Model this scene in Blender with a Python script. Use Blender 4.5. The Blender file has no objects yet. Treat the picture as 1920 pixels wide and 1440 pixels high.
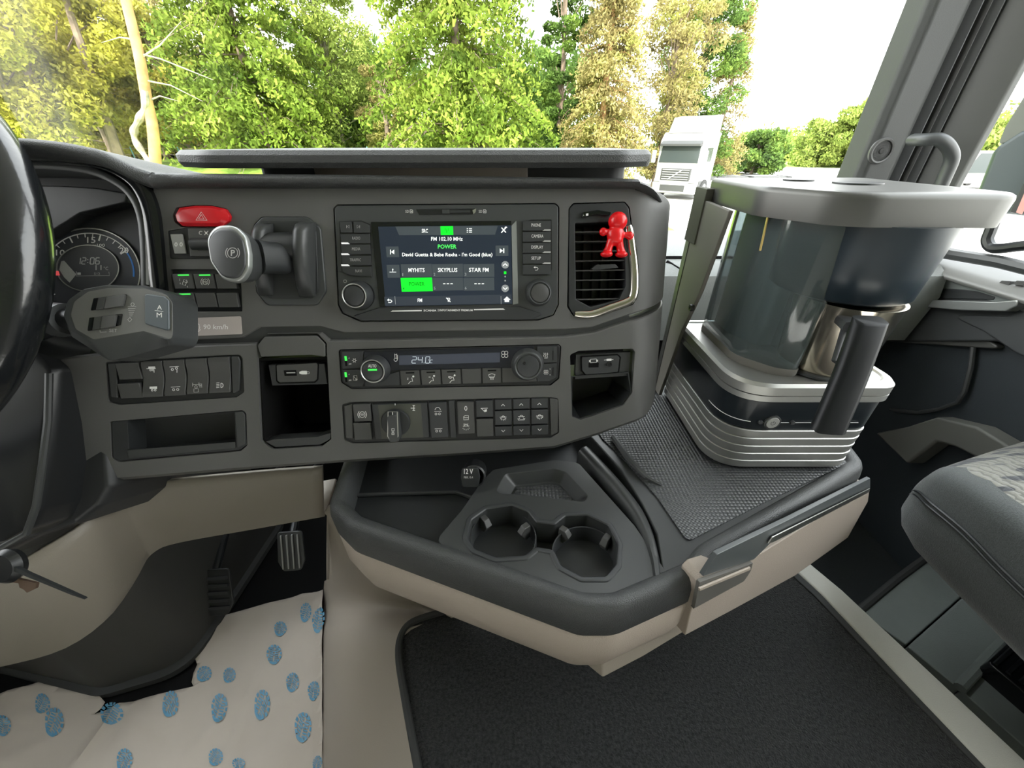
import bpy, bmesh, math, random
import numpy as np
from mathutils import Vector, Matrix
V = Vector
C = bpy.context.scene.collection
rnd = random.Random(7)
# ------------------------------------------------------------------ camera
F_PX = 720.0; CZ = 2.7; PITCH = math.radians(32)
CP, SP = math.cos(PITCH), math.sin(PITCH)
CAM = V((0, 0, CZ))
cd = bpy.data.cameras.new('camera'); cd.sensor_width = 36; cd.lens = F_PX/1920*36
cd.clip_start = 0.01; cd.clip_end = 500
cam = bpy.data.objects.new('camera', cd); C.objects.link(cam)
cam.location = CAM; cam.rotation_euler = (math.radians(90)-PITCH, 0, 0)
S = bpy.context.scene; S.camera = cam
# ------------------------------------------------------------------ sky, sun, exposure
w = bpy.data.worlds.new('sky'); S.world = w; w.use_nodes = True
nt = w.node_tree; bg = nt.nodes['Background']
tc = nt.nodes.new('ShaderNodeTexCoord'); sx = nt.nodes.new('ShaderNodeSeparateXYZ'); rp = nt.nodes.new('ShaderNodeValToRGB')
nt.links.new(tc.outputs['Generated'], sx.inputs[0]); nt.links.new(sx.outputs['Z'], rp.inputs[0]); nt.links.new(rp.outputs[0], bg.inputs[0])
rp.color_ramp.elements[0].position = 0.0; rp.color_ramp.elements[0].color = (1, 1, .96, 1)
rp.color_ramp.elements[1].position = 1.0; rp.color_ramp.elements[1].color = (.86, .93, 1, 1)
bg.inputs[1].default_value = 5.0
sd = bpy.data.lights.new('sun', 'SUN'); sd.energy = 7.0; sd.angle = math.radians(3); sd.color = (1, .95, .82)
sun = bpy.data.objects.new('sun', sd); C.objects.link(sun)
sun.rotation_euler = V((-.2, -1, .85)).to_track_quat('Z', 'Y').to_euler()
S.view_settings.view_transform = 'Standard'; S.view_settings.look = 'None'
S.view_settings.gamma = 1; S.view_settings.exposure = 0.62; S.view_settings.use_curve_mapping = False
S.cycles.max_bounces = 7; S.cycles.transparent_max_bounces = 12; S.cycles.caustics_reflective = False; S.cycles.caustics_refractive = False

# ------------------------------------------------------------------ helpers
def ray(px, py):
    x = (px-960)/F_PX; y = (720-py)/F_PX
    return V((x, CP+y*SP, -SP+y*CP))
def PZ(px, py, z): d = ray(px, py); return CAM+d*((z-CZ)/d.z)
def PY(px, py, y): d = ray(px, py); return CAM+d*(y/d.y)
def PX(px, py, x): d = ray(px, py); return CAM+d*(x/d.x)
def PD(px, py, t): return CAM+ray(px, py)*t
class Frame:
    def __init__(s, o, x, y):
        s.o = V(o); s.x = V(x).normalized(); s.z = s.x.cross(V(y)).normalized(); s.y = s.z.cross(s.x)
        s.M = Matrix.Translation(s.o) @ Matrix((s.x, s.y, s.z)).transposed().to_4x4()
    def off(s, h): return Frame(s.o+s.z*h, s.x, s.y)
    def loc(s, px, py, h=0):
        d = ray(px, py); t = ((s.o+s.z*h)-CAM).dot(s.z)/d.dot(s.z); p = CAM+d*t-s.o
        return V((p.dot(s.x), p.dot(s.y), h))
    def p2(s, pts, h=0): return [tuple(s.loc(a, b, h)[:2]) for a, b in pts]
    def w(s, a, b, h=0): return s.o+s.x*a+s.y*b+s.z*h
    def px(s, n): return n*s.scale if hasattr(s, 'scale') else n*.00064
def camvec(px, py): return ray(px, py)

WM = {}
def lab(o, label=None, cat=None, group=None, kind=None):
    if label: o['label'] = label
    if cat: o['category'] = cat
    if group: o['group'] = group
    if kind: o['kind'] = kind
    return o
def thing(name, label, cat, pos, frame=None, group=None):
    o = bpy.data.objects.new(name, None); C.objects.link(o); o.empty_display_size = .02
    M = Matrix.Translation(V(pos))
    if frame: M = M @ frame.M.to_3x3().to_4x4()
    o.matrix_basis = M; WM[o.name] = M
    return lab(o, label, cat, group)
def obj(name, bm, mat, parent=None, frame=None, bevel=0, seg=2, sharp=35, M=None, label=None, kind=None, cat=None, group=None, recenter=True):
    if isinstance(bm, bpy.types.Mesh): me = bm
    else:
        bmesh.ops.remove_doubles(bm, verts=bm.verts, dist=1e-6)
        bmesh.ops.recalc_face_normals(bm, faces=bm.faces)
        me = bpy.data.meshes.new(name); bm.to_mesh(me); bm.free()
    if M is None: M = frame.M if frame else Matrix()
    if recenter and len(me.vertices):
        co = np.empty(len(me.vertices)*3); me.vertices.foreach_get('co', co); co = co.reshape(-1, 3)
        c = (co.min(0)+co.max(0))/2; me.transform(Matrix.Translation(-V(c))); M = M @ Matrix.Translation(V(c))
    o = bpy.data.objects.new(name, me); C.objects.link(o)
    if isinstance(mat, (list, tuple)):
        for m in mat: me.materials.append(m)
    else: me.materials.append(mat)
    if sharp:
        me.polygons.foreach_set('use_smooth', [True]*len(me.polygons))
        me.set_sharp_from_angle(angle=math.radians(sharp))
    if bevel:
        b = o.modifiers.new('bevel', 'BEVEL'); b.width = bevel; b.segments = seg; b.limit_method = 'ANGLE'
        b.angle_limit = math.radians(40); b.harden_normals = True; b.use_clamp_overlap = True
    if parent:
        o.parent = parent; o.matrix_parent_inverse = WM[parent.name].inverted()
    o.matrix_basis = M; WM[o.name] = M
    return lab(o, label, cat, group, kind)
def copy_tree(o, delta, label=None, parent=None):
    c = o.copy(); C.objects.link(c)
    if parent is None: c.location = o.location+V(delta)
    else: c.parent = parent
    if label: c['label'] = label
    for ch in [k for k in list(bpy.data.objects) if k.parent == o]: copy_tree(ch, delta, None, c)
    return c
def newbm(): return bmesh.new()
def add_ring_loft(bm, secs, closed=True, cap=True, loop=False):
    rs = [[bm.verts.new(V(p)) for p in s] for s in secs]
    n = len(rs[0]); m = len(rs)
    for i in range(m if loop else m-1):
        A, B = rs[i], rs[(i+1) % m]
        for j in range(n if closed else n-1):
            k = (j+1) % n
            try: bm.faces.new((A[j], A[k], B[k], B[j]))
            except ValueError: pass
    if cap and closed and not loop:
        for r in (rs[0], rs[-1]):
            try: bm.faces.new(r)
            except ValueError: pass
    return bm
def add_prism(bm, pts, z0, z1, taper=0):
    a = [V((x, y, z0)) for x, y in pts]
    if taper:
        cx = sum(p[0] for p in pts)/len(pts); cy = sum(p[1] for p in pts)/len(pts)
        b = [V((cx+(x-cx)*(1-taper), cy+(y-cy)*(1-taper), z1)) for x, y in pts]
    else: b = [V((x, y, z1)) for x, y in pts]
    return add_ring_loft(bm, [a, b])
def prism(pts, z0, z1, taper=0): return add_prism(newbm(), pts, z0, z1, taper)
def add_box(bm, c, s, R=None):
    c = V(c); q = []
    for x, y, z in ((-1,-1,-1),(1,-1,-1),(1,1,-1),(-1,1,-1),(-1,-1,1),(1,-1,1),(1,1,1),(-1,1,1)):
        v = V((x*s[0]/2, y*s[1]/2, z*s[2]/2))
        if R: v = R @ v
        q.append(bm.verts.new(c+v))
    for f in ((0,3,2,1),(4,5,6,7),(0,1,5,4),(1,2,6,5),(2,3,7,6),(3,0,4,7)): bm.faces.new([q[i] for i in f])
    return bm
def box(c, s, R=None): return add_box(newbm(), c, s, R)
def add_lathe(bm, prof, seg=32, M=None, caps=True):
    M = M or Matrix()
    secs = [[M @ V((r*math.cos(2*math.pi*i/seg), r*math.sin(2*math.pi*i/seg), z)) for i in range(seg)] for r, z in prof]
    return add_ring_loft(bm, secs, cap=caps)
def lathe(prof, seg=32, M=None, caps=True): return add_lathe(newbm(), prof, seg, M, caps)
def add_tube(bm, pts, r, seg=10, closed=False, flat=1.0):
    pts = [V(p) for p in pts]; n = len(pts); secs = []
    up = None
    for i, p in enumerate(pts):
        if closed: t = pts[(i+1) % n]-pts[i-1]
        else: t = pts[min(i+1, n-1)]-pts[max(i-1, 0)]
        t.normalize()
        if up is None:
            up = t.orthogonal().normalized() if abs(t.z) > .9 else V((0, 0, 1))
        up = (up-t*up.dot(t)).normalized(); s = t.cross(up)
        rr = r[i] if isinstance(r, (list, tuple)) else r
        secs.append([p+(s*math.cos(2*math.pi*k/seg)+up*math.sin(2*math.pi*k/seg)*flat)*rr for k in range(seg)])
    return add_ring_loft(bm, secs, loop=closed)
def tube(pts, r, seg=10, closed=False, flat=1.0): return add_tube(newbm(), pts, r, seg, closed, flat)
def round_poly(pts, r, n=4):
    out = []; N = len(pts)
    for i in range(N):
        p = V(pts[i][:2]); a = V(pts[i-1][:2])-p; b = V(pts[(i+1) % N][:2])-p
        rr = r[i] if isinstance(r, (list, tuple)) else r
        la, lb = a.length, b.length
        if rr <= 0 or la < 1e-7 or lb < 1e-7: out.append(tuple(p)); continue
        a /= la; b /= lb; ang = a.angle(b)
        if ang > 3.05: out.append(tuple(p)); continue
        d = min(rr/math.tan(ang/2), la*.48, lb*.48)
        s, e = p+a*d, p+b*d
        for k in range(n+1):
            t = k/n; out.append(tuple(s*(1-t)**2+p*2*t*(1-t)+e*t*t))
    return out
def rect(x0, y0, x1, y1): return [(x0, y0), (x1, y0), (x1, y1), (x0, y1)]
def spline(pts, n=6, closed=False):
    pts = [V(p) for p in pts]; N = len(pts); out = []
    rng = N if closed else N-1
    for i in range(rng):
        if closed: p0, p1, p2, p3 = pts[i-1], pts[i], pts[(i+1) % N], pts[(i+2) % N]
        else: p0, p1, p2, p3 = pts[max(i-1, 0)], pts[i], pts[i+1], pts[min(i+2, N-1)]
        for k in range(n):
            t = k/n
            out.append(.5*((2*p1)+(p2-p0)*t+(2*p0-5*p1+4*p2-p3)*t*t+(3*p1-p0-3*p2+p3)*t**3))
    if not closed: out.append(pts[-1])
    return out
def boolean(bm, cutters, op='DIFFERENCE'):
    bmesh.ops.recalc_face_normals(bm, faces=bm.faces)
    me = bpy.data.meshes.new('t'); bm.to_mesh(me); bm.free()
    o = bpy.data.objects.new('t', me); C.objects.link(o); tmp = [o]
    for cbm in cutters:
        bmesh.ops.recalc_face_normals(cbm, faces=cbm.faces)
        m2 = bpy.data.meshes.new('c'); cbm.to_mesh(m2); cbm.free()
        c = bpy.data.objects.new('c', m2); C.objects.link(c); tmp.append(c)
        b = o.modifiers.new('b', 'BOOLEAN'); b.object = c; b.operation = op; b.solver = 'EXACT'
    dg = bpy.context.evaluated_depsgraph_get(); dg.update()
    res = bpy.data.meshes.new_from_object(o.evaluated_get(dg))
    for t in tmp: bpy.data.objects.remove(t)
    return res
# pixel helpers: sub-image of a frame
def fpoly(fr, pts, h0, h1, r=0, hp=None, n=4, taper=0):
    p = fr.p2(pts, h1 if hp is None else hp)
    if r: p = round_poly(p, r, n)
    return prism(p, h0, h1, taper)
def frect(fr, x0, y0, x1, y1, h0, h1, r=0, hp=None, n=4, taper=0):
    h = h1 if hp is None else hp
    a = fr.loc(x0, y0, h); b = fr.loc(x1, y0, h); c = fr.loc(x1, y1, h); d = fr.loc(x0, y1, h)
    X0 = (a.x+d.x)/2; X1 = (b.x+c.x)/2; Y0 = (a.y+b.y)/2; Y1 = (c.y+d.y)/2
    p = rect(X0, Y1, X1, Y0)
    if r: p = round_poly(p, r, n)
    return prism(p, h0, h1, taper)
def stroke(bm, pts, wd, h0, h1, closed=False):
    """flat line of width wd through 2D points"""
    P = [V(p[:2]) for p in pts]; n = len(P)
    L, R = [], []
    for i in range(n):
        if closed: a, b = P[i-1], P[(i+1) % n]
        else: a, b = P[max(i-1, 0)], P[min(i+1, n-1)]
        t = (b-a)
        if t.length < 1e-9: t = V((1, 0))
        t.normalize(); nn = V((-t.y, t.x))*wd/2
        L.append(P[i]+nn); R.append(P[i]-nn)
    secs = [[(L[i].x, L[i].y, h1), (R[i].x, R[i].y, h1), (R[i].x, R[i].y, h0), (L[i].x, L[i].y, h0)] for i in range(n)]
    add_ring_loft(bm, secs, loop=closed); return bm
def circ(cx, cy, r, n=16, a0=0, a1=360, ry=None):
    ry = ry or r
    return [(cx+r*math.cos(math.radians(a0+(a1-a0)*i/n)), cy+ry*math.sin(math.radians(a0+(a1-a0)*i/n))) for i in range(n+1 if a1-a0 < 360 else n)]
def icon(fr, prims, h, wd, name='icon', mat=None, parent=None, label=None):
    """prims in photo pixels: ('l', pts) open line, ('c', pts) closed line, ('o', cx, cy, r) ring, ('a', cx,cy,r,a0,a1), ('f', pts) filled"""
    bm = newbm()
    for p in prims:
        if p[0] in 'lc': stroke(bm, fr.p2(p[1], h), wd, h, h+.00018, p[0] == 'c')
        elif p[0] == 'o': stroke(bm, fr.p2(circ(p[1], p[2], p[3], 16), h), wd, h, h+.00018, True)
        elif p[0] == 'a': stroke(bm, fr.p2(circ(p[1], p[2], p[3], 10, p[4], p[5]), h), wd, h, h+.00018, False)
        elif p[0] == 'd': add_prism(bm, fr.p2(circ(p[1], p[2], p[3], 14), h), h, h+.00018)
        elif p[0] == 'f': add_prism(bm, fr.p2(p[1], h), h, h+.00018)
    return obj(name, bm, mat, parent, fr, sharp=0, label=label)
def text(fr, s, x0, y0, x1, y1, h, mat, parent=None, name='lettering', bold=.0, rot=0, label=None):
    """lettering fitted to the photo-pixel rectangle on the frame"""
    cu = bpy.data.curves.new('t', 'FONT'); cu.body = s; cu.size = 1; cu.offset = bold; cu.resolution_u = 2; cu.extrude = .0
    o = bpy.data.objects.new('t', cu); me = bpy.data.meshes.new_from_object(o)
    bpy.data.objects.remove(o); bpy.data.curves.remove(cu)
    co = np.empty(len(me.vertices)*3); me.vertices.foreach_get('co', co); co = co.reshape(-1, 3)
    mn, mx = co.min(0), co.max(0)
    a = fr.loc(x0, y1, h); b = fr.loc(x1, y1, h); d = fr.loc(x0, y0, h)
    u = (co[:, 0]-mn[0])/(mx[0]-mn[0]); v = (co[:, 1]-mn[1])/(mx[1]-mn[1])
    out = np.array(a)[None]+u[:, None]*np.array(b-a)[None]+v[:, None]*np.array(d-a)[None]
    out[:, 2] = h
    me.vertices.foreach_set('co', out.ravel()); me.update()
    return obj(name, me, mat, parent, fr, sharp=0, label=label)

# ------------------------------------------------------------------ materials
MATS = {}
def mat(name, col, rough=.5, metal=0, bump=None, var=None, spec=.5, emis=None, coat=0, aniso=0, sheen=0, alpha=None):
    m = bpy.data.materials.new(name); m.use_nodes = True; t = m.node_tree; p = t.nodes['Principled BSDF']
    p.inputs['Base Color'].default_value = (*col, 1); p.inputs['Roughness'].default_value = rough; p.inputs['Metallic'].default_value = metal
    p.inputs['Specular IOR Level'].default_value = spec; p.inputs['Coat Weight'].default_value = coat
    if sheen: p.inputs['Sheen Weight'].default_value = sheen; p.inputs['Sheen Roughness'].default_value = .4
    if emis: p.inputs['Emission Color'].default_value = (*emis[0], 1); p.inputs['Emission Strength'].default_value = emis[1]
    co = t.nodes.new('ShaderNodeTexCoord')
    if bump:
        kind, sc, st = bump
        if kind == 'noise':
            n = t.nodes.new('ShaderNodeTexNoise'); n.inputs['Scale'].default_value = sc; n.inputs['Detail'].default_value = 3; out = n.outputs[0]
        else:
            n = t.nodes.new('ShaderNodeTexVoronoi'); n.inputs['Scale'].default_value = sc; out = n.outputs['Distance']
            if kind == 'dots': n.inputs['Randomness'].default_value = 0
            if kind == 'grain': n.feature = 'SMOOTH_F1'; n.inputs['Smoothness'].default_value = .4
        t.links.new(co.outputs['Object'], n.inputs['Vector'])
        b = t.nodes.new('ShaderNodeBump'); b.inputs['Strength'].default_value = st; b.inputs['Distance'].default_value = .002
        b.invert = kind != 'noise'
        t.links.new(out, b.inputs['Height']); t.links.new(b.outputs[0], p.inputs['Normal'])
    if var:
        sc, amt = var[0], var[1]; col2 = var[2] if len(var) > 2 else tuple(c*(1-amt) for c in col)
        n = t.nodes.new('ShaderNodeTexNoise'); n.inputs['Scale'].default_value = sc; n.inputs['Detail'].default_value = 5
        t.links.new(co.outputs['Object'], n.inputs['Vector'])
        r = t.nodes.new('ShaderNodeValToRGB'); r.color_ramp.elements[0].position = .35; r.color_ramp.elements[1].position = .65
        r.color_ramp.elements[0].color = (*col2, 1); r.color_ramp.elements[1].color = (*[min(1, c*(1+amt*.4)) for c in col], 1)
        t.links.new(n.outputs[0], r.inputs[0]); t.links.new(r.outputs[0], p.inputs['Base Color'])
    MATS[name] = m; return m
def clear_mat(name, tint, refl=.08, rough=.02, body=None, mixbody=0):
    m = bpy.data.materials.new(name); m.use_nodes = True; t = m.node_tree; t.nodes.clear()
    o = t.nodes.new('ShaderNodeOutputMaterial'); tr = t.nodes.new('ShaderNodeBsdfTransparent'); tr.inputs[0].default_value = (*tint, 1)
    g = t.nodes.new('ShaderNodeBsdfGlossy'); g.inputs['Roughness'].default_value = rough
    mx = t.nodes.new('ShaderNodeMixShader'); fr = t.nodes.new('ShaderNodeFresnel'); fr.inputs[0].default_value = 1.45
    mt = t.nodes.new('ShaderNodeMath'); mt.operation = 'MULTIPLY'; mt.inputs[1].default_value = refl
    t.links.new(fr.outputs[0], mt.inputs[0]); t.links.new(mt.outputs[0], mx.inputs[0])
    src = tr.outputs[0]
    if body:
        d = t.nodes.new('ShaderNodeBsdfPrincipled'); d.inputs['Base Color'].default_value = (*body, 1); d.inputs['Roughness'].default_value = .25
        m2 = t.nodes.new('ShaderNodeMixShader'); m2.inputs[0].default_value = mixbody
        t.links.new(tr.outputs[0], m2.inputs[1]); t.links.new(d.outputs[0], m2.inputs[2]); src = m2.outputs[0]
    t.links.new(src, mx.inputs[1]); t.links.new(g.outputs[0], mx.inputs[2]); t.links.new(mx.outputs[0], o.inputs[0])
    return m
M_DASH = mat('dash_plastic', (.098, .097, .093), .48, bump=('noise', 2500, .12))
M_DASHL = mat('dash_plastic_lower', (.092, .091, .087), .46, bump=('noise', 2500, .12))
M_PAD = mat('grained_pad', (.045, .047, .047), .48, bump=('grain', 900, .3))
M_BLACK = mat('black_plastic', (.012, .013, .014), .35)
M_DARK = mat('dark_plastic', (.022, .024, .025), .45, bump=('noise', 2000, .1))
M_MID = mat('charcoal_plastic', (.04, .042, .042), .42)
M_BTN = mat('button_plastic', (.06, .06, .058), .42, bump=('noise', 3000, .1))
M_BTND = mat('button_dark', (.034, .036, .038), .42)
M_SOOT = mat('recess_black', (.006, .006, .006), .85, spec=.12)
M_GLOSS = mat('gloss_black', (.006, .007, .008), .12)
M_BEZ = mat('bezel_grey', (.05, .053, .054), .4)
M_WHITE = mat('legend_white', (.8, .8, .78), .5)
M_DIM = mat('legend_dim', (.42, .42, .41), .5)
M_SILVER = mat('silver_trim', (.42, .42, .40), .3, metal=1)
M_SATIN = mat('satin_trim', (.5, .5, .47), .38, metal=.9)
M_RED = mat('hazard_red', (.62, .012, .02), .3)
M_REDF = mat('red_rubber', (.72, .008, .012), .3)
M_GREEN = mat('green_lamp', (.02, .3, .03), .5, emis=((.05, .75, .08), .8))
M_SCREEN = mat('screen_dark', (.012, .016, .024), .2, emis=((.012, .018, .03), .6))
M_SPANEL = mat('screen_panel', (.02, .025, .03), .2, emis=((.045, .055, .06), .7))
M_SGREEN = mat('screen_green', (.01, .2, .01), .3, emis=((.0, .85, .02), 1.0))
M_SGTEXT = mat('screen_green_text', (.01, .2, .01), .3, emis=((.08, .9, .12), 1.0))
M_SWHITE = mat('screen_white', (.3, .3, .3), .3, emis=((.9, .95, .9), .85))
M_SGREY = mat('screen_grey', (.1, .1, .1), .3, emis=((.2, .22, .22), .7))
M_SDARKT = mat('screen_dark_text', (.0, .05, .0), .3, emis=((.0, .12, .0), .6))
M_BEIGE = mat('taupe_plastic', (.36, .305, .255), .55, bump=('grain', 900, .22))
M_BEIGE2 = mat('taupe_smooth', (.30, .26, .215), .5, bump=('noise', 900, .15))
M_RUBBER = mat('dimpled_rubber', (.05, .052, .054), .34, bump=('dots', 200, 1.0))
M_CARPET = mat('black_carpet', (.020, .021, .021), .95, bump=('noise', 420, 1.6), var=(220, .75), sheen=.15)
M_EDGE = mat('carpet_binding', (.03, .031, .03), .8)
M_PAPER = mat('mat_paper', (.44, .385, .325), .65, bump=('noise', 30, .35), var=(6, .06))
M_PRINT = mat('print_blue', (.05, .20, .32), .7, var=(60, .4, (.16, .32, .45)))
M_ALU = mat('brushed_aluminium', (.42, .42, .40), .42, metal=.85, bump=('noise', 800, .03))
M_ALUD = mat('grey_bracket', (.20, .19, .17), .65, metal=0, spec=.25)
M_STEEL = mat('jug_steel', (.62, .56, .46), .16, metal=1, var=(40, .15))
M_LID = mat('lid_grey', (.13, .13, .123), .42, metal=.7)
M_HANDLE = mat('handle_black', (.008, .009, .010), .4, spec=.2)
M_MACH = mat('machine_black', (.010, .014, .018), .28)
M_NAVY = mat('machine_housing', (.016, .026, .035), .3)
M_SEAT = mat('seat_velour', (.048, .054, .052), .85, bump=('noise', 900, .5), sheen=.35, var=(500, .3))
M_GREYFL = mat('grey_floor', (.17, .19, .175), .7, bump=('noise', 600, .25), var=(9, .1))
M_PILLAR = mat('pillar_trim', (.024, .026, .024), .6, bump=('noise', 900, .15))
M_GLASS = clear_mat('window_glass', (.98, .985, .98), .03)
M_ASPH = mat('pale_asphalt', (.50, .49, .46), .9, var=(.6, .12))
M_GRASS = mat('grass_green', (.26, .42, .05), .9, bump=('noise', 20, .6), var=(.9, .35))

# ================================================================== DASHBOARD
DU = Frame(PD(835, 490, .46), ray(16700, 269), -ray(941, 3500))
DL = DU.off(.004)
_h = DL.loc(470, 750); A5 = math.radians(5.5)
LL = Frame(DL.w(_h.x, _h.y), DL.x*math.cos(A5)-DL.z*math.sin(A5), DL.y)
def interp(poly, x):
    for (x0, y0), (x1, y1) in zip(poly, poly[1:]):
        if x0 <= x <= x1: return y0+(y1-y0)*(x-x0)/max(x1-x0, 1e-9)
    return poly[0][1] if x < poly[0][0] else poly[-1][1]
def to_local(fr, p):
    d = V(p)-fr.o; return V((d.dot(fr.x), d.dot(fr.y), d.dot(fr.z)))
def shell(fr, top, bot, xs, lfr=None, xh=470, thick=.05, bot_roll=True, nrow=6, xr=1185, Lx=.074, Lh=.10):
    secs = []
    a0 = fr.loc(xr, 500).x; a1 = fr.loc(1262, 500).x
    for x in xs:
        yt, yb = interp(top, x), interp(bot, x)
        base = []
        for k in range(nrow+1):
            y = yt+(yb-yt)*k/nrow
            p = to_local(fr, lfr.w(*lfr.loc(x, y)[:2])) if (lfr and x < xh) else fr.loc(x, y)
            if p.x > a0:
                th = min(1, (p.x-a0)/(a1-a0))*math.radians(88)
                p = V((a0+Lx*math.sin(th), p.y, -Lh*(1-math.cos(th))))
            base.append(p)
        T, B = base[0], base[-1]
        ring = [T+V((0, -.001, -thick)), T+V((0, .0015, -.006)), T+V((0, .0002, -.0012))]+[b+V((0, -.0014 if i == 0 else 0, 0)) for i, b in enumerate(base[:-1])]
        if bot_roll: ring += [B+V((0, .007, 0)), B+V((0, .001, -.006)), B+V((0, -.0005, -.012)), B+V((0, .002, -thick))]
        else: ring += [B+V((0, .0012, 0)), B+V((0, 0, -.0012)), B+V((0, 0, -thick))]
        secs.append(ring)
    return add_ring_loft(newbm(), secs)
def xsamp(a, b, polys, step=25):
    s = {a, b}
    for p in polys: s |= {x for x, _ in p if a < x < b}
    x = a
    while x < b: s.add(x); x += step
    s = sorted(s); out = [s[0]]
    for v in s[1:]:
        if v-out[-1] > 1.5: out.append(v)
    return out

dash = thing('dashboard', 'charcoal truck dashboard with a rounded end below the windscreen', 'dashboard', DU.w(0, 0, -.05), DU)
UT = [(288, 349), (700, 346), (1190, 345), (1235, 366), (1262, 380)]
UB = [(288, 356), (326, 640), (455, 633), (487, 614), (600, 612), (645, 624), (1060, 618), (1110, 614), (1180, 590), (1262, 543)]
def c3(x, y): return (620+x/4.364, 370+y/4.364)
def c5(x, y): return (620+x/4.364, 630+y/4.364)
def c2(x, y): return (280+x/4.8, 360+y/4.8)
def c6(x, y): return (180+x/4.174, 620+y/4.174)
def c4(x, y): return (1020+x/2.769, 340+y/2.769)
def c1(x, y): return (x/2.88, 200+y/2.88)
xs = xsamp(288, 1180, [UT, UB], 60)+[1185+i*7 for i in range(12)]
up = shell(DU, UT, UB, xs, bot_roll=False)
P_RADIO = [c3(22, 90), c3(50, 58), c3(1840, 46), c3(1872, 76), c3(1868, 880), c3(1825, 968), c3(1700, 1008), c3(250, 1020), c3(95, 955), c3(58, 880)]
P_VENT = [c4(128, 140), c4(150, 112), c4(420, 105), c4(445, 135), c4(492, 500), c4(490, 590), c4(465, 640), c4(260, 712), c4(150, 700), c4(120, 650)]
P_HAZ = [c2(212, 205), c2(240, 140), c2(400, 118), c2(560, 120), c2(700, 150), c2(745, 220), c2(735, 260), c2(670, 318), c2(290, 318), c2(225, 270)]
P_DIM = [c2(170, 350), c2(330, 322), c2(640, 322), c2(650, 340), c2(650, 602), c2(190, 602)]
P_BRK = [c2(935, 300), c2(1010, 222), c2(1420, 222), c2(1540, 320), c2(1590, 900), c2(1510, 1020), c2(1060, 1020), c2(960, 900)]
P_BANK = [c2(192, 695), c2(822, 695), c2(838, 1075), c2(220, 1075)]
def cutp(fr, pts, r, d, top=.03): return fpoly(fr, pts, -d, top, r, hp=0)
cuts = [cutp(DU, P_RADIO, .004, .006), cutp(DU, P_VENT, .005, .045), cutp(DU, P_HAZ, .004, .01), cutp(DU, P_DIM, .002, .01), cutp(DU, P_BANK, .002, .01), cutp(DU, P_BRK, .006, .005)]
obj('upper_panel', boolean(up, cuts), M_DASH, dash, DU, bevel=.0009, seg=2)
LT = [(60, 684), (100, 674), (330, 650), (478, 645), (498, 628), (600, 626), (617, 640), (1060, 632), (1115, 624), (1185, 600), (1262, 556)]
LB = [(60, 922), (180, 909), (470, 884), (635, 872), (870, 858), (1040, 845), (1128, 818), (1193, 792), (1222, 764), (1262, 705)]
xs = xsamp(60, 1180, [LT, LB], 60)+[1185+i*7 for i in range(12)]
lo = shell(DL, LT, LB, xs, lfr=LL, thick=.045)
def u2(fr_s, fr_d, pts): return pts
P_ROW = [c6(75, 245), c6(1125, 185), c6(1150, 215), c6(1162, 480), c6(1100, 522), c6(180, 582), c6(95, 560)]
P_TRAY = [c6(105, 712), c6(1150, 622), c6(1175, 650), c6(1182, 900), c6(1130, 945), c6(180, 1030), c6(120, 1000)]
P_PCK = [c6(1255, 100), c6(1310, 30), c6(1735, 22), c6(1805, 95), c6(1842, 850), c6(1770, 905), c6(1380, 930), c6(1290, 870)]
P_CLI = [c5(62, 110), c5(1870, 65), c5(1888, 90), c5(1870, 350), c5(1800, 405), c5(170, 435), c5(85, 380)]
P_SWB = [c5(92, 560), c5(160, 540), c5(1800, 500), c5(1862, 510), c5(1870, 790), c5(1800, 835), c5(180, 880), c5(110, 850)]
P_RPK = [c4(135, 900), c4(180, 880), c4(460, 868), c4(475, 885), c4(460, 1100), c4(415, 1165), c4(190, 1240), c4(145, 1225)]
def toDL(bm): bm.transform(DL.M.inverted() @ LL.M); return bm
cuts = [toDL(cutp(LL, P_ROW, .004, .009)), toDL(cutp(LL, P_TRAY, .004, .08, .02)), cutp(DL, P_PCK, .004, .08), cutp(DL, P_CLI, .004, .006), cutp(DL, P_SWB, .004, .009), cutp(DL, P_RPK, .004, .08)]
obj('lower_panel', boolean(lo, cuts), M_DASHL, dash, DL, bevel=.0012, seg=2)
# groove filler between the two panels
g = newbm(); mid = [((a[0]), (a[1]+interp(LT, a[0]))/2) for a in UB[2:]]
gs = []
for x in xsamp(330, 1180, [UB[1:], LT], 40):
    gs.append(DU.loc(x, (interp(UB[1:], x)+interp(LT, x))/2, -.004))
stroke(g, gs, .028, -.03, -.0035)
obj('panel_groove', g, M_MID, dash, DU, sharp=0)
# pocket linings (dark boxes behind the openings)
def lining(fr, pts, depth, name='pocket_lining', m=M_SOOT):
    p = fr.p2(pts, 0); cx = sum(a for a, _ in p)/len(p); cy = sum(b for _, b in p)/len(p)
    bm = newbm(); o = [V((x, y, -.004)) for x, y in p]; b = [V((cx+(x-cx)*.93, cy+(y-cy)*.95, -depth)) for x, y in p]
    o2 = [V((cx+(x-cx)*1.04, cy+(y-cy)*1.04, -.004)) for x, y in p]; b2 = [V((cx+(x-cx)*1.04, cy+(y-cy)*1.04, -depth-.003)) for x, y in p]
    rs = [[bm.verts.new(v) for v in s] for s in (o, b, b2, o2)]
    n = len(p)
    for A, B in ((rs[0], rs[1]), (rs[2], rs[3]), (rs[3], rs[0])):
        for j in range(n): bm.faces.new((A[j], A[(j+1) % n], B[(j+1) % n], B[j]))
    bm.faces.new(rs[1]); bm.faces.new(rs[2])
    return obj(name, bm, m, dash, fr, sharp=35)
lining(DL, [c6(1268, 240), c6(1800, 225), c6(1838, 850), c6(1760, 900), c6(1390, 922), c6(1310, 860)], .085)
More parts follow.
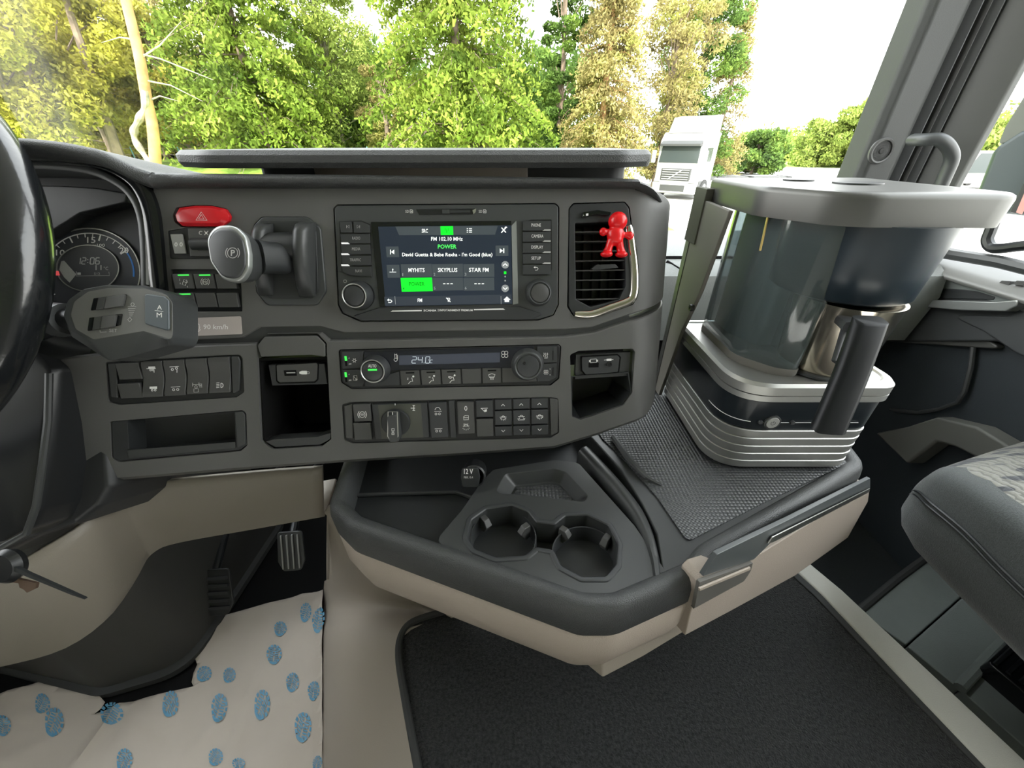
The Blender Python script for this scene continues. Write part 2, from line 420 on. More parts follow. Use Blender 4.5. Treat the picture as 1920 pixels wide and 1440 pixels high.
lining(DL, [c4(150, 1020), c4(440, 1000), c4(455, 1100), c4(412, 1160), c4(190, 1235), c4(150, 1220)], .07, m=M_DARK)
# storage tray insert
tr = thing('storage_tray', 'empty shallow storage slot under the rocker switch row', 'storage tray', LL.w(*LL.loc(330, 820)[:2]), LL)
fp = LL.p2([c6(120, 715), c6(1148, 630), c6(1170, 655), c6(1176, 895), c6(1125, 935), c6(180, 1020), c6(128, 995)], 0)
ip = LL.p2([c6(240, 705), c6(1078, 638), c6(1092, 905), c6(260, 985)], 0)
fr_bm = boolean(prism(round_poly(fp, .003), -.032, -.001), [prism(ip, -.029, .02)])
obj('tray_frame', fr_bm, M_DARK, tr, LL, bevel=.0008)
obj('tray_end', fpoly(LL, [c6(1085, 640), c6(1140, 632), c6(1165, 660), c6(1168, 890), c6(1105, 920)], -.001, .001, .002), M_MID, tr, LL, bevel=.0008)
obj('tray_lip', fpoly(LL, [c6(240, 935), c6(1088, 872), c6(1090, 918), c6(255, 1000)], -.001, .0006, .001), M_MID, tr, LL, bevel=.0004)
# ---------------------------------------------------------------- hazard, dimmer
HZ = thing('hazard_switch', 'red hazard warning switch with a white triangle above the dimmer', 'switch', DU.w(*DU.loc(378, 405)[:2]), DU)
o1 = DU.p2([c2(232, 208), c2(268, 142), c2(420, 122), c2(560, 124), c2(680, 150), c2(722, 215), c2(715, 258), c2(655, 308), c2(300, 308), c2(248, 262)], .004)
i1 = DU.p2([c2(275, 205), c2(300, 160), c2(430, 145), c2(550, 147), c2(630, 165), c2(655, 215), c2(648, 250), c2(610, 280), c2(330, 280), c2(285, 250)], .007)
bm = newbm(); add_ring_loft(bm, [[V((x, y, -.008)) for x, y in o1], [V((x, y, .004)) for x, y in o1], [V((x, y, .0075)) for x, y in i1]])
obj('button', bm, M_RED, HZ, DU, bevel=.0008)
icon(DU, [('c', [c2(468, 180), c2(420, 254), c2(520, 254)]), ('c', [c2(468, 205), c2(444, 242), c2(492, 242)])], .0077, .0005, mat=M_WHITE, parent=HZ)
DM = thing('dimmer_panel', 'grey instrument light dimmer wheel beside the 00 blank below the hazard switch', 'switch', DU.w(*DU.loc(365, 457)[:2]), DU)
obj('housing', fpoly(DU, [c2(172, 352), c2(330, 325), c2(648, 325), c2(648, 600), c2(190, 600)], -.009, .001, .002), M_BLACK, DM, DU, bevel=.0006)
obj('marker_plate', frect(DU, *c2(206, 378), *c2(312, 556), .001, .003, .0008), M_SATIN if 0 else mat('pale_grey_plate', (.28, .28, .265), .5), DM, DU, bevel=.0004)
text(DU, '0 0', *c2(226, 452), *c2(300, 492), .0032, M_WHITE, DM, bold=.02)
obj('dimmer_plate', fpoly(DU, [c2(345, 325), c2(628, 325), c2(640, 580), c2(365, 580)], .001, .0045, .001), MATS['button_plastic'], DM, DU, bevel=.0008)
obj('wheel_slot', frect(DU, *c2(424, 425), *c2(568, 528), .0045, .0052, .0012), M_BLACK, DM, DU)
R90 = Matrix.Rotation(math.radians(90), 4, 'Y')
wl = DU.loc(*c2(496, 470), .003)
obj('dimmer_wheel', lathe([(.0001, -.013), (.0065, -.013), (.0068, 0), (.0065, .013), (.0001, .013)], 24, Matrix.Translation(wl) @ R90), M_BTND, DM, DU)
icon(DU, [('a', *c2(464, 368), 3.2, 60, 320), ('d', *c2(512, 368), 2.0), ('l', [c2(495, 350), c2(530, 388)]), ('l', [c2(530, 350), c2(495, 388)])], .0046, .0004, mat=M_WHITE, parent=DM)
# ---------------------------------------------------------------- helper for switch banks
def bank(name, label, fr, back, backr, ctr, depth=-.0085, h=-.002, m=M_BLACK):
    t = thing(name, label, 'switch bank', fr.w(*fr.loc(*ctr)[:2]), fr)
    obj('bank_frame', fpoly(fr, back, depth, h, backr, hp=0), m, t, fr, bevel=.0006)
    return t
def btn(t, fr, a, b, h0=-.002, h1=.003, m=None, r=.0008, name='button', bev=.0007, taper=0):
    return obj(name, frect(fr, a[0], a[1], b[0], b[1], h0, h1, r, taper=taper), m or M_BTN, t, fr, bevel=bev)
BK = bank('upper_switch_bank', 'block of six square switches with three green lamps above the speed label', DU, P_BANK, .002, c2(515, 880))
for r_ in range(2):
    for c_ in range(3):
        x0 = 216+c_*192+r_*14; x1 = x0+178; y0 = 736+r_*172; y1 = y0+(136 if r_ == 0 else 130)
        b = btn(BK, DU, c2(x0, y0), c2(x1, y1))
        bx = (x0+x1)/2
        if (r_, c_) in ((0, 0), (0, 1), (1, 0)):
            obj('indicator_lamp', frect(DU, *c2(bx-50, y0+6), *c2(bx+50, y0+18), .003, .0034), M_GREEN, b, DU, sharp=0)
        if (r_, c_) == (0, 0):
            icon(DU, [('l', [c2(275, 780), c2(275, 800)]), ('l', [c2(278, 815), c2(279, 830)]), ('l', [c2(342, 845), c2(345, 860)]), ('c', [c2(312, 788), c2(340, 798), c2(325, 842), c2(296, 832)]), ('l', [c2(306, 806), c2(334, 815)]), ('l', [c2(335, 790), c2(345, 815)])], .0032, .0004, mat=M_WHITE, parent=b)
        if (r_, c_) == (0, 1):
            icon(DU, [('o', *c2(503, 808), 5.2), ('a', *c2(503, 808), 8, -50, 50), ('a', *c2(503, 808), 8, 130, 230)], .0032, .0004, mat=M_WHITE, parent=b)
            text(DU, 'Hz', *c2(486, 795), *c2(520, 822), .0033, M_WHITE, b)
        if (r_, c_) == (1, 0):
            icon(DU, [('o', *c2(320, 982), 5.2), ('a', *c2(320, 982), 8, -50, 50), ('a', *c2(320, 982), 8, 130, 230), ('f', [c2(302, 974), c2(338, 974), c2(326, 982), c2(338, 992), c2(302, 992), c2(314, 982)])], .0032, .0004, mat=M_WHITE, parent=b)
LBp = thing('speed_label', 'pale pink grey plastic label reading 90 km/h', 'label', DU.w(*DU.loc(390, 612)[:2]), DU)
obj('label_plate', fpoly(DU, [c2(245, 1140), c2(822, 1118), c2(834, 1280), c2(255, 1304)], .0001, .0014, .0018), mat('label_plate', (.42, .375, .35), .45), LBp, DU, bevel=.0004)
text(DU, '90 km/h', *c2(486, 1192), *c2(706, 1236), .0016, M_WHITE, LBp, bold=.01)
icon(DU, [('a', *c2(418, 1218), 7.5, -20, 200), ('a', *c2(418, 1218), 8.0, 205, 250), ('a', *c2(418, 1218), 8, 290, 335), ('l', [c2(412, 1226), c2(436, 1200)]), ('d', *c2(413, 1222), 1.8), ('a', *c2(418, 1215), 10, 25, 160)], .0016, .0005, mat=M_WHITE, parent=LBp)
# ---------------------------------------------------------------- parking brake lever
PB = thing('parking_brake_lever', 'black parking brake lever with a P emblem knob', 'lever', DU.w(*DU.loc(545, 490)[:2]), DU)
obj('base_plate', fpoly(DU, P_BRK, -.0045, .003, .008, hp=.003), M_BEZ, PB, DU, bevel=.0018, seg=3)
obj('inner_well', fpoly(DU, [c2(960, 290), c2(1010, 262), c2(1400, 262), c2(1500, 340), c2(1520, 900), c2(1460, 960), c2(1080, 960), c2(990, 860)], .003, .0045, .006), M_DARK, PB, DU, bevel=.0008)
def cheek(x0, x1, ytop, ybot, hh, nm='cheek'):
    bm = newbm(); secs = []
    for t, hk in ((0, .15), (.05, .7), (.15, .95), (.35, 1), (.6, .9), (.85, .5), (1, .12)):
        y = ytop+(ybot-ytop)*t; a = DU.loc(*c2(x0, y), .004); b = DU.loc(*c2(x1, y), .004); hz = hh*hk
        n = 8; sec = [V((a.x, a.y, .003))]
        for k in range(n+1):
            u = k/n*math.pi; sec.append(V((a.x+(b.x-a.x)*(1-math.cos(u))/2, a.y, .004+hz*math.sin(u)**.45)))
        sec.append(V((b.x, a.y, .003))); secs.append(sec)
    add_ring_loft(bm, secs); return obj(nm, bm, M_MID, PB, DU, sharp=60)
cheek(985, 1120, 285, 930, .022); cheek(1350, 1500, 275, 945, .026)
obj('pivot_drum', lathe([(.0001, -.02), (.016, -.02), (.0165, 0), (.016, .02), (.0001, .02)], 28, Matrix.Translation(DU.loc(*c2(1240, 500), .010)) @ R90), M_DARK, PB, DU)
def rsec(c, ux, uy, wx, wy, n=20, p=3.0):
    """superellipse section"""
    out = []
    for k in range(n):
        a = 2*math.pi*k/n; ca, sa = math.cos(a), math.sin(a)
        out.append(V(c)+V(ux)*(wx*math.copysign(abs(ca)**(2/p), ca))+V(uy)*(wy*math.copysign(abs(sa)**(2/p), sa)))
    return out
def dpt(px, py, h): return DU.loc(px, py, h)
kc = dpt(*c2(1200, 600), .016); hd = dpt(*c2(772, 575), .062)
ax = (hd-kc).normalized(); ux = V((0, 1, 0)); ux = (ux-ax*ux.dot(ax)).normalized(); uy = ax.cross(ux)
secs = [rsec(kc, ux, uy, .017, .014), rsec(kc+(hd-kc)*.35, ux, uy, .0165, .0145), rsec(kc+(hd-kc)*.6, ux, uy, .018, .015)]
obj('lever_arm', add_ring_loft(newbm(), secs), M_DARK, PB, DU, sharp=50)
fx, fy = V((1, .0, .10)).normalized(), V((.05, 1, -.12)).normalized()
fz = fx.cross(fy).normalized()
def headsec(d, k):
    c = hd+fz*d
    pts = [(-.0215, .016), (-.012, .026), (.006, .026), (.0165, .015), (.0185, 0), (.0175, -.014), (.009, -.026), (-.008, -.024), (-.0195, -.006)]
    pts = round_poly([(x*k*1.05, y*k*1.05) for x, y in pts], .016*k, 6)
    return [c+fx*x+fy*y for x, y in pts]
hs = [headsec(d, k) for d, k in ((-.030, .55), (-.020, .82), (-.010, .96), (0, 1.0), (.006, .99))]
obj('knob', add_ring_loft(newbm(), hs), M_MID, PB, DU, sharp=60)
obj('knob_rim', add_ring_loft(newbm(), [headsec(.002, 1.03), headsec(.0062, 1.02), headsec(.0078, .96), headsec(.0078, .9)]), mat('satin_rim', (.3, .31, .3), .3, metal=.6), PB, DU, sharp=60)
obj('knob_face', add_ring_loft(newbm(), [headsec(.007, .9), headsec(.0088, .88), headsec(.0095, .8)]), M_BTND, PB, DU, sharp=60)
KF = Frame(DU.w(*(hd+fz*.0098)), DU.x*fx.x+DU.y*fx.y+DU.z*fx.z, DU.x*fy.x+DU.y*fy.y+DU.z*fy.z)
kx, ky = c2(750, 548)
icon(KF, [('o', kx, ky, 9.6), ('a', kx, ky, 13, -42, 42), ('a', kx, ky, 13, 138, 222)], .0, .0006, mat=M_DIM, parent=PB)
text(KF, 'P', kx-3.6, ky-5.5, kx+4.4, ky+5.5, .0001, M_DIM, PB, bold=.02)
# ================================================================== RADIO UNIT
RU = thing('radio_unit', 'infotainment radio with a lit colour screen in the dashboard middle', 'radio', DU.w(*DU.loc(836, 492)[:2]), DU)
obj('faceplate', fpoly(DU, [c3(30, 92), c3(55, 66), c3(1835, 54), c3(1862, 80), c3(1858, 878), c3(1818, 962), c3(1698, 998), c3(252, 1010), c3(102, 948), c3(66, 876)], -.0058, .0025, .003), M_BEZ, RU, DU, bevel=.001)
obj('screen_bezel', frect(DU, *c3(364, 196), *c3(1483, 886), .0025, .0036, .0006), M_GLOSS, RU, DU, bevel=.0003)
obj('side_strip', fpoly(DU, [c3(1480, 232), c3(1520, 190), c3(1535, 868), c3(1492, 878)], .0025, .0042), mat('strip_grey', (.22, .23, .22), .35), RU, DU)
scr = obj('screen', frect(DU, *c3(420, 234), *c3(1482, 882), .0036, .0039, hp=.0039), M_SCREEN, RU, DU, sharp=0)
hS = .0040
def sr(x0, y0, x1, y1, m, h=hS, name='screen_field'): return obj(name, frect(DU, *c3(x0, y0), *c3(x1, y1), h, h+.0001), m, scr, DU, sharp=0)
obj('screen_field', fpoly(DU, [c3(528, 238), c3(1368, 233), c3(1345, 306), c3(560, 310)], hS, hS+.0001), M_SPANEL, scr, DU, sharp=0)
sr(900, 236, 1002, 308, M_SGREEN, hS+.0001); sr(455, 402, 558, 490, M_SPANEL); sr(1350, 394, 1454, 480, M_SPANEL)
sr(462, 552, 565, 658, M_SPANEL)
for i in range(3):
    sr(577+i*255, 545, 829+i*255, 652, M_SPANEL)
    if i: sr(577+i*255, 658, 829+i*255, 762, M_SPANEL)
sr(577, 658, 832, 770, M_SGREEN, hS+.0001)
sr(440, 805, 1480, 878, mat('screen_bar', (.02, .02, .03), .2, emis=((.02, .028, .035), .8)))
sr(526, 808, 530, 876, M_SGREY, hS+.0002, 'screen_rule'); sr(1392, 808, 1396, 874, M_SGREY, hS+.0002, 'screen_rule')
def st(s, x0, y0, x1, y1, m=M_SWHITE, b=.01): return text(DU, s, *c3(x0, y0), *c3(x1, y1), hS+.0003, m, scr, bold=b)
st('SRC', 745, 258, 795, 290); st('FM 102.10 MHz', 822, 324, 1080, 356); st('POWER', 877, 386, 1029, 420, M_SGTEXT)
st("David Guetta & Bebe Rexha - I'm Good (blue)", 585, 452, 1322, 492)
st('MYHITS', 636, 578, 768, 612); st('SKYPLUS', 878, 577, 1036, 611); st('STAR FM', 1132, 576, 1292, 610)
st('POWER', 641, 692, 768, 725, M_SDARKT)
for i, (x, y) in enumerate(((586, 620), (842, 618), (1096, 618), (590, 734), (844, 732), (1098, 730))): st(str(i+1), x, y, x+(14 if i else 7), y+24, M_SDARKT if i == 3 else M_SGREY)
for x in (920, 950, 980, 1176, 1206, 1236): sr(x, 704, x+19, 710, M_SWHITE, hS+.0002, 'dash_mark')
st('FM', 712, 828, 748, 856)
def si(pr, wd=.0006, m=M_SWHITE): return icon(DU, pr, hS+.0003, wd, mat=m, parent=scr)
si([('f', [c3(520, 428), c3(520, 466), c3(494, 447)]), ('f', [c3(486, 428), c3(492, 428), c3(492, 466), c3(486, 466)])])
si([('f', [c3(1384, 418), c3(1384, 456), c3(1410, 437)]), ('f', [c3(1412, 418), c3(1420, 418), c3(1420, 456), c3(1412, 456)])])
si([('l', [c3(1398, 248), c3(1434, 288)]), ('l', [c3(1434, 246), c3(1396, 290)]), ('a', *c3(1434, 250), 1.6, 100, 350)], .0011)
si([('l', [c3(1132, y), c3(1156, y)]) for y in (256, 270, 285)]+[('l', [c3(1114, y), c3(1124, y)]) for y in (256, 270, 285)], .0009)
si([('l', [c3(950, 262), c3(950, 292)]), ('a', *c3(950, 264), 3.2, -50, 50), ('a', *c3(950, 264), 3.2, 130, 230)], .0005, M_SDARKT)
for y, s in ((552, -1), (745, 1)):
    obj('screen_disc', prism(DU.p2(circ(*c3(1428, y), 7.0, 20), hS), hS, hS+.0001), M_SGREY, scr, DU, sharp=0)
    si([('l', [c3(1411, y-s*7), c3(1428, y+s*9), c3(1445, y-s*7)])], .0011)
sr(1418, 606, 1437, 628, M_SGREEN, hS+.0002, 'page_dot')
si([('d', *c3(1428, 648), 1.6), ('d', *c3(1428, 682), 1.6)], m=M_SGREY)
si([('l', [c3(1418, 838), c3(1442, 814), c3(1468, 838)]), ('f', [c3(1424, 838), c3(1442, 820), c3(1460, 838), c3(1460, 856), c3(1424, 856)])], .0008)
si([('l', [c3(466, 840), c3(492, 840), c3(502, 850), c3(492, 861), c3(472, 861)]), ('f', [c3(462, 840), c3(476, 828), c3(476, 852)])], .0009)
si([('l', [c3(482, 612), c3(536, 612)]), ('l', [c3(508, 590), c3(508, 606)]), ('d', *c3(508, 590), 1.2)], .0006)
si([('l', [c3(945, 822), c3(980, 856)]), ('l', [c3(950, 826), c3(974, 826), c3(974, 840)]), ('l', [c3(962, 838), c3(962, 854)])], .0009)
# buttons
left = [(78, 198, 174, 288), (188, 198, 258, 288), (82, 300, 320, 375), (86, 388, 324, 466), (92, 478, 328, 556), (96, 568, 334, 648)]
names = [None, None, 'RADIO', 'MEDIA', 'TRAFFIC', 'NAVI']
obj('button_surround', fpoly(DU, [c3(68, 196), c3(250, 188), c3(328, 222), c3(340, 650), c3(150, 640), c3(90, 600)], .0025, .0029, .001), M_BLACK, RU, DU)
obj('button_surround', fpoly(DU, [c3(1566, 215), c3(1640, 182), c3(1808, 180), c3(1812, 590), c3(1770, 638), c3(1572, 640)], .0025, .0029, .001), M_BLACK, RU, DU)
for i, (x0, y0, x1, y1) in enumerate(left):
    if i == 1: b = obj('button', fpoly(DU, [c3(188, 198), c3(255, 198), c3(320, 228), c3(320, 290), c3(188, 290)], .0029, .0052, .0004), M_BTND, RU, DU, bevel=.0004)
    elif i == 5: b = obj('button', fpoly(DU, [c3(94, 568), c3(330, 568), c3(334, 650), c3(160, 640), c3(98, 610)], .0029, .0052, .0004), M_BTND, RU, DU, bevel=.0004)
    else: b = btn(RU, DU, c3(x0, y0), c3(x1, y1), .0029, .0052, M_BTND, .0003, bev=.0004)
    if names[i]: text(DU, names[i], *c3((176, 174, 156, 202)[i-2], y0+22), *c3((242, 242, 248, 254)[i-2], y0+46), .0053, M_DIM, b)
    if i in (0, 1):
        bx = (142, 226)[i]; s = (1, -1)[i]
        icon(DU, [('c', [c3(bx+10*s, 228), c3(bx+10*s, 252), c3(bx-8*s, 240)]), ('l', [c3(bx-12*s, 228), c3(bx-12*s, 252)])], .0053, .0004, mat=M_DIM, parent=b)
for y in (375, 464, 554): obj('indicator_lamp', fpoly(DU, [c3(85, y-6), c3(140, y-6), c3(155, y+8), c3(88, y+8)], .0045, .0058), mat('lamp_white', (.6, .6, .6), .4, emis=((.8, .8, .8), .4)) if 'lamp_white' not in MATS else MATS['lamp_white'], RU, DU, sharp=0)
for i, s in enumerate(('PHONE', 'CAMERA', 'DISPLAY', 'SETUP', None)):
    y0 = 192+i*90; b = btn(RU, DU, c3(1573, y0), c3(1802, y0+80), .0029, .0052, M_BTND, .0003, bev=.0004)
    if s: text(DU, s, *c3(1643, y0+22), *c3((1720, 1740, 1738, 1720)[i], y0+48), .0053, M_WHITE, b)
    else: icon(DU, [('l', [c3(1668, 573), c3(1690, 573), c3(1698, 584), c3(1690, 596), c3(1672, 596)]), ('f', [c3(1660, 573), c3(1674, 564), c3(1674, 582)])], .0053, .0006, mat=M_WHITE, parent=b)
    if i < 4: obj('indicator_lamp', fpoly(DU, [c3(1750, y0+70), c3(1800, y0+70), c3(1800, y0+82), c3(1732, y0+82)], .0045, .0057), M_DIM, RU, DU, sharp=0)
def knob(t, fr, cx, cy, hb, r, hh, m=M_BTND, ring=M_SATIN, cap=None, rr=.80):
    p = fr.loc(cx, cy, hb); T = Matrix.Translation(p)
    k = obj('knob', lathe([(r*1.08, 0), (r*1.08, hh*.12), (r, hh*.25), (r*.95, hh*.85), (r*.86, hh), (r*rr, hh), (r*.76, hh*.93), (.0001, hh*.93)], 40, T), m, t, fr, sharp=50)
    obj('knob_ring', lathe([(r*.88, hh*.98), (r*.87, hh*1.03), (r*.83, hh*1.05), (r*.79, hh*1.0)], 40, T, caps=False), ring, k, fr)
    if cap: obj('knob_cap', lathe([(r*.7, hh*.9), (r*.7, hh*1.0), (r*.66, hh*1.03), (.0001, hh*1.03)], 36, T), cap, k, fr, sharp=50)
    return k
obj('knob_well', prism(DU.p2(circ(*c3(240, 808), 28, 32), .0025), .0025, .003), M_BLACK, RU, DU)
knob(RU, DU, *c3(232, 802), .003, .0158, .017, cap=M_BTND)
knob(RU, DU, *c3(1702, 780), .003, .0152, .013, cap=M_BTN, m=M_MID, ring=M_BEZ)
icon(DU, [('a', *c3(118, 686), 3, -60, 240), ('l', [c3(118, 670), c3(118, 684)])], .0026, .0004, mat=M_DIM, parent=RU)
# card slots
obj('card_slot', fpoly(DU, [c3(695, 98), c3(1190, 92), c3(1165, 140), c3(725, 142)], .0025, .0032, .0006), M_BLACK, RU, DU, bevel=.0002)
obj('slot_divider', frect(DU, *c3(912, 100), *c3(972, 132), .0032, .0045), M_BEZ, RU, DU, bevel=.0003)
obj('slot_shutter', frect(DU, *c3(975, 106), *c3(1140, 124), .0032, .0038), M_BTND, RU, DU, bevel=.0002)
obj('slot_edge', fpoly(DU, [c3(1160, 105), c3(1190, 92), c3(1185, 120), c3(1168, 135)], .0032, .0048), M_SATIN, RU, DU)
for x in (612, 1212):
    text(DU, 'SD', *c3(x, 104), *c3(x+28, 126), .0027, M_WHITE, RU)
    icon(DU, [('c', [c3(x+38, 101), c3(x+54, 101), c3(x+60, 108), c3(x+60, 127), c3(x+38, 127)]), ('l', [c3(x+46, 110), c3(x+46, 122)]), ('l', [c3(x+53, 110), c3(x+53, 122)])], .0027, .0005, mat=M_WHITE, parent=RU)
# lower lip with name strip
obj('lower_lip', fpoly(DU, [c3(170, 975), c3(380, 906), c3(1545, 892), c3(1745, 955), c3(1640, 1000), c3(260, 1010)], .0025, .0045, .002), M_BTND, RU, DU, bevel=.001)
obj('bright_strip', fpoly(DU, [c3(505, 926), c3(745, 922), c3(745, 932), c3(490, 936)], .0046, .0050), M_WHITE, RU, DU, sharp=0)
obj('bright_strip', fpoly(DU, [c3(1172, 914), c3(1412, 909), c3(1428, 920), c3(1172, 924)], .0046, .0050), M_WHITE, RU, DU, sharp=0)
text(DU, 'SCANIA', *c3(760, 918), *c3(866, 934), .0047, M_WHITE, RU, bold=.03); text(DU, '|', *c3(878, 914), *c3(882, 934), .0047, M_WHITE, RU)
text(DU, 'INFOTAINMENT PREMIUM', *c3(890, 915), *c3(1162, 932), .0047, M_WHITE, RU, bold=.02)
# ================================================================== AIR VENT
AV = thing('air_vent', 'tall black air vent with one chrome edge at the rounded dashboard end', 'air vent', DU.w(*DU.loc(1125, 500)[:2]), DU)
vo = DU.p2([c4(132, 142), c4(152, 118), c4(415, 110), c4(438, 138), c4(486, 500), c4(484, 588), c4(460, 634), c4(258, 706), c4(152, 694), c4(126, 648)], 0)
vi = DU.p2([c4(160, 218), c4(405, 212), c4(420, 420), c4(422, 545), c4(390, 612), c4(240, 652), c4(165, 612)], 0)
obj('vent_frame', boolean(prism(round_poly(vo, .004), -.04, .0012), [prism(round_poly(vi, .002), -.037, .03)]), M_DARK, AV, DU, bevel=.001)
for k in range(8):
    y = 262+k*50; xr = 415 if k < 7 else 392
    obj('slat', frect(DU, *c4(160, y-3), *c4(xr+4, y+3), -.020, -.002, hp=-.002), MATS['button_plastic'], AV, DU, bevel=.0004)
for x in (205, 255, 300, 345): obj('rear_vane', frect(DU, *c4(x-2, 222), *c4(x+2, 640), -.036, -.024, hp=-.024), M_BLACK, AV, DU)
obj('thumb_wheel', fpoly(DU, [c4(195, 190), c4(205, 160), c4(280, 148), c4(352, 160), c4(340, 178), c4(270, 170), c4(215, 185)], .001, .005, .0012), M_GLOSS, AV, DU, bevel=.0008)
icon(DU, [('f', [c4(218, 168), c4(230, 166), c4(230, 178), c4(218, 180)]), ('d', *c4(206, 176), .8)], .0052, .0005, mat=M_WHITE, parent=AV)
obj('slat_slider', fpoly(DU, [c4(245, 455), c4(275, 432), c4(370, 430), c4(388, 448), c4(270, 460)], -.006, .001, .0005), M_BTND, AV, DU, bevel=.0005)
ch = [c4(440, 230), c4(455, 330), c4(468, 430), c4(472, 520), c4(466, 590), c4(440, 622), c4(350, 655), c4(250, 690), c4(160, 690)]
cp_ = [DU.loc(x, y, .0015) for x, y in ch]; cp_ = spline(cp_, 5)
cp_n = len(cp_)
obj('chrome_edge', tube(cp_, [.0012+.0042*min(1, 2.2*math.sin(math.pi*min(1, (i+2)/(cp_n+3)))**.7) for i in range(cp_n)], 12, flat=.6), mat('bright_chrome', (.66, .62, .56), .14, metal=1), AV, DU)
# red figure clipped to the vent
RF = thing('red_figure', 'small red rubber figure with open arms clipped on the air vent', 'air freshener', DU.w(*DU.loc(1157, 440)[:2], .012), DU)
def rp3(x, y, h=.014): return DU.loc(*c4(x, y), h)
def blob(bm, c, rx, ry, rz, n=20):
    bmesh.ops.create_uvsphere(bm, u_segments=n, v_segments=12, radius=1, matrix=Matrix.Translation(c) @ Matrix.Diagonal((rx, ry, rz, 1)))
k_ = .00064/2.769
bm = newbm()
blob(bm, rp3(383, 208), 47*k_, 46*k_, 44*k_)
blob(bm, rp3(371, 278), 44*k_, 46*k_, 36*k_)
blob(bm, rp3(371, 300), 40*k_, 34*k_, 34*k_)
for a, b, r0, r1 in (((345, 262), (308, 262), 14, 18), ((405, 275), (445, 282), 14, 18)):
    add_tube(bm, [rp3(*a), (rp3(*a)+rp3(*b))/2, rp3(*b)], [r0*k_, r0*k_, r1*k_], 12); blob(bm, rp3(*b), 21*k_, 21*k_, 18*k_)
for a, b in (((350, 305), (325, 378)), ((388, 308), (402, 380))):
    add_tube(bm, [rp3(*a), (rp3(*a)*.5+rp3(*b)*.5), rp3(*b)], [22*k_, 19*k_, 24*k_], 12)
    blob(bm, rp3(b[0], b[1], .016), 32*k_, 16*k_, 30*k_)
bm2 = bm
fig = obj('figure_body', bm2, M_REDF, RF, DU, sharp=80)
rm = fig.modifiers.new('r', 'REMESH'); rm.mode = 'VOXEL'; rm.voxel_size = .0006; rm.use_smooth_shade = True
sm = fig.modifiers.new('s', 'SMOOTH'); sm.iterations = 6
obj('clip', box(rp3(375, 290, .004), (.004, .012, .012)), M_BLACK, RF, DU)
# ================================================================== CLIMATE PANEL
CL = thing('climate_panel', 'climate control panel with two round knobs showing 24.0', 'control panel', DL.w(*DL.loc(842, 690)[:2]), DL)
obj('faceplate', fpoly(DL, [c5(75, 118), c5(1862, 72), c5(1878, 95), c5(1862, 345), c5(1795, 398), c5(172, 428), c5(92, 375)], -.0058, .0, .003, hp=0), M_BLACK, CL, DL, bevel=.0008)
obj('display', fpoly(DL, [c5(270, 130), c5(1660, 85), c5(1670, 255), c5(280, 285)], 0, .0016, .002), mat('display_glass', (.012, .014, .02), .1), CL, DL, bevel=.0003)
ds = obj('display_field', fpoly(DL, [c5(560, 160), c5(1385, 135), c5(1385, 215), c5(560, 238)], .0016, .0018), mat('display_field', (.02, .022, .03), .2, emis=((.03, .035, .045), .7)), CL, DL, sharp=0)
M_LCD = mat('lcd', (.1, .1, .1), .4, emis=((.42, .48, .52), .9))
def seg7(fr, s, x, y, w_, h_, hh, c, par, lean=4, m=None, wd=.0006):
    SG = {'0': 'abcdef', '1': 'bc', '2': 'abged', '4': 'fgbc', '6': 'afgedc', 'C': 'afed', '5': 'afgcd'}
    bm = newbm()
    for chx in s:
        if chx == '.': stroke(bm, fr.p2([c(x, y+h_-3), c(x+4, y+h_)], hh), wd, hh, hh+.0001); x += 12; continue
        if chx == ':':
            for q in (.3, .75): stroke(bm, fr.p2([c(x, y+h_*q-2), c(x, y+h_*q+2)], hh), wd*1.3, hh, hh+.0001)
            x += w_*.55; continue
        P = {'a': ((0, 0), (1, 0)), 'b': ((1, 0), (1, .5)), 'c': ((1, .5), (1, 1)), 'd': ((0, 1), (1, 1)), 'e': ((0, .5), (0, 1)), 'f': ((0, 0), (0, .5)), 'g': ((0, .5), (1, .5))}
        for sgm in SG[chx]:
            a, b = P[sgm]; q = .06
            a2 = (a[0]+(b[0]-a[0])*q, a[1]+(b[1]-a[1])*q); b2 = (b[0]-(b[0]-a[0])*q, b[1]-(b[1]-a[1])*q)
            stroke(bm, fr.p2([c(x+a2[0]*w_+lean*(1-a2[1]), y+a2[1]*h_), c(x+b2[0]*w_+lean*(1-b2[1]), y+b2[1]*h_)], hh), wd, hh, hh+.0001)
        x += w_*1.45
    return obj('digits', bm, m or M_LCD, par, fr, sharp=0)
seg7(DL, '24.0', 664, 170, 34, 52, .0019, c5, CL, wd=.0007); seg7(DL, 'C', 812, 196, 20, 24, .0019, c5, CL, wd=.0005)
icon(DL, [('d', *c5(802, 196), .7)], .0019, .0003, mat=M_LCD, parent=CL)
icon(DL, [('l', [c5(524, 145), c5(526, 180)]), ('l', [c5(540, 145), c5(540, 180)]), ('a', *c5(532, 146), 1.8, 0, 180), ('o', *c5(532, 194), 3.0), ('l', [c5(548, 155), c5(548, 190)])], .0017, .0005, mat=M_WHITE, parent=CL)
def fan(fr, x, y, r, c, h, par, m=M_WHITE): return icon(fr, [('o', *c(x+r*a, y+r*b), r*.95/4.364) for a, b in ((-.9, -.9), (.9, -.9), (-.9, .9), (.9, .9))], h, .00055, mat=m, parent=par)
fan(DL, 1424, 150, 14, c5, .0017, CL)
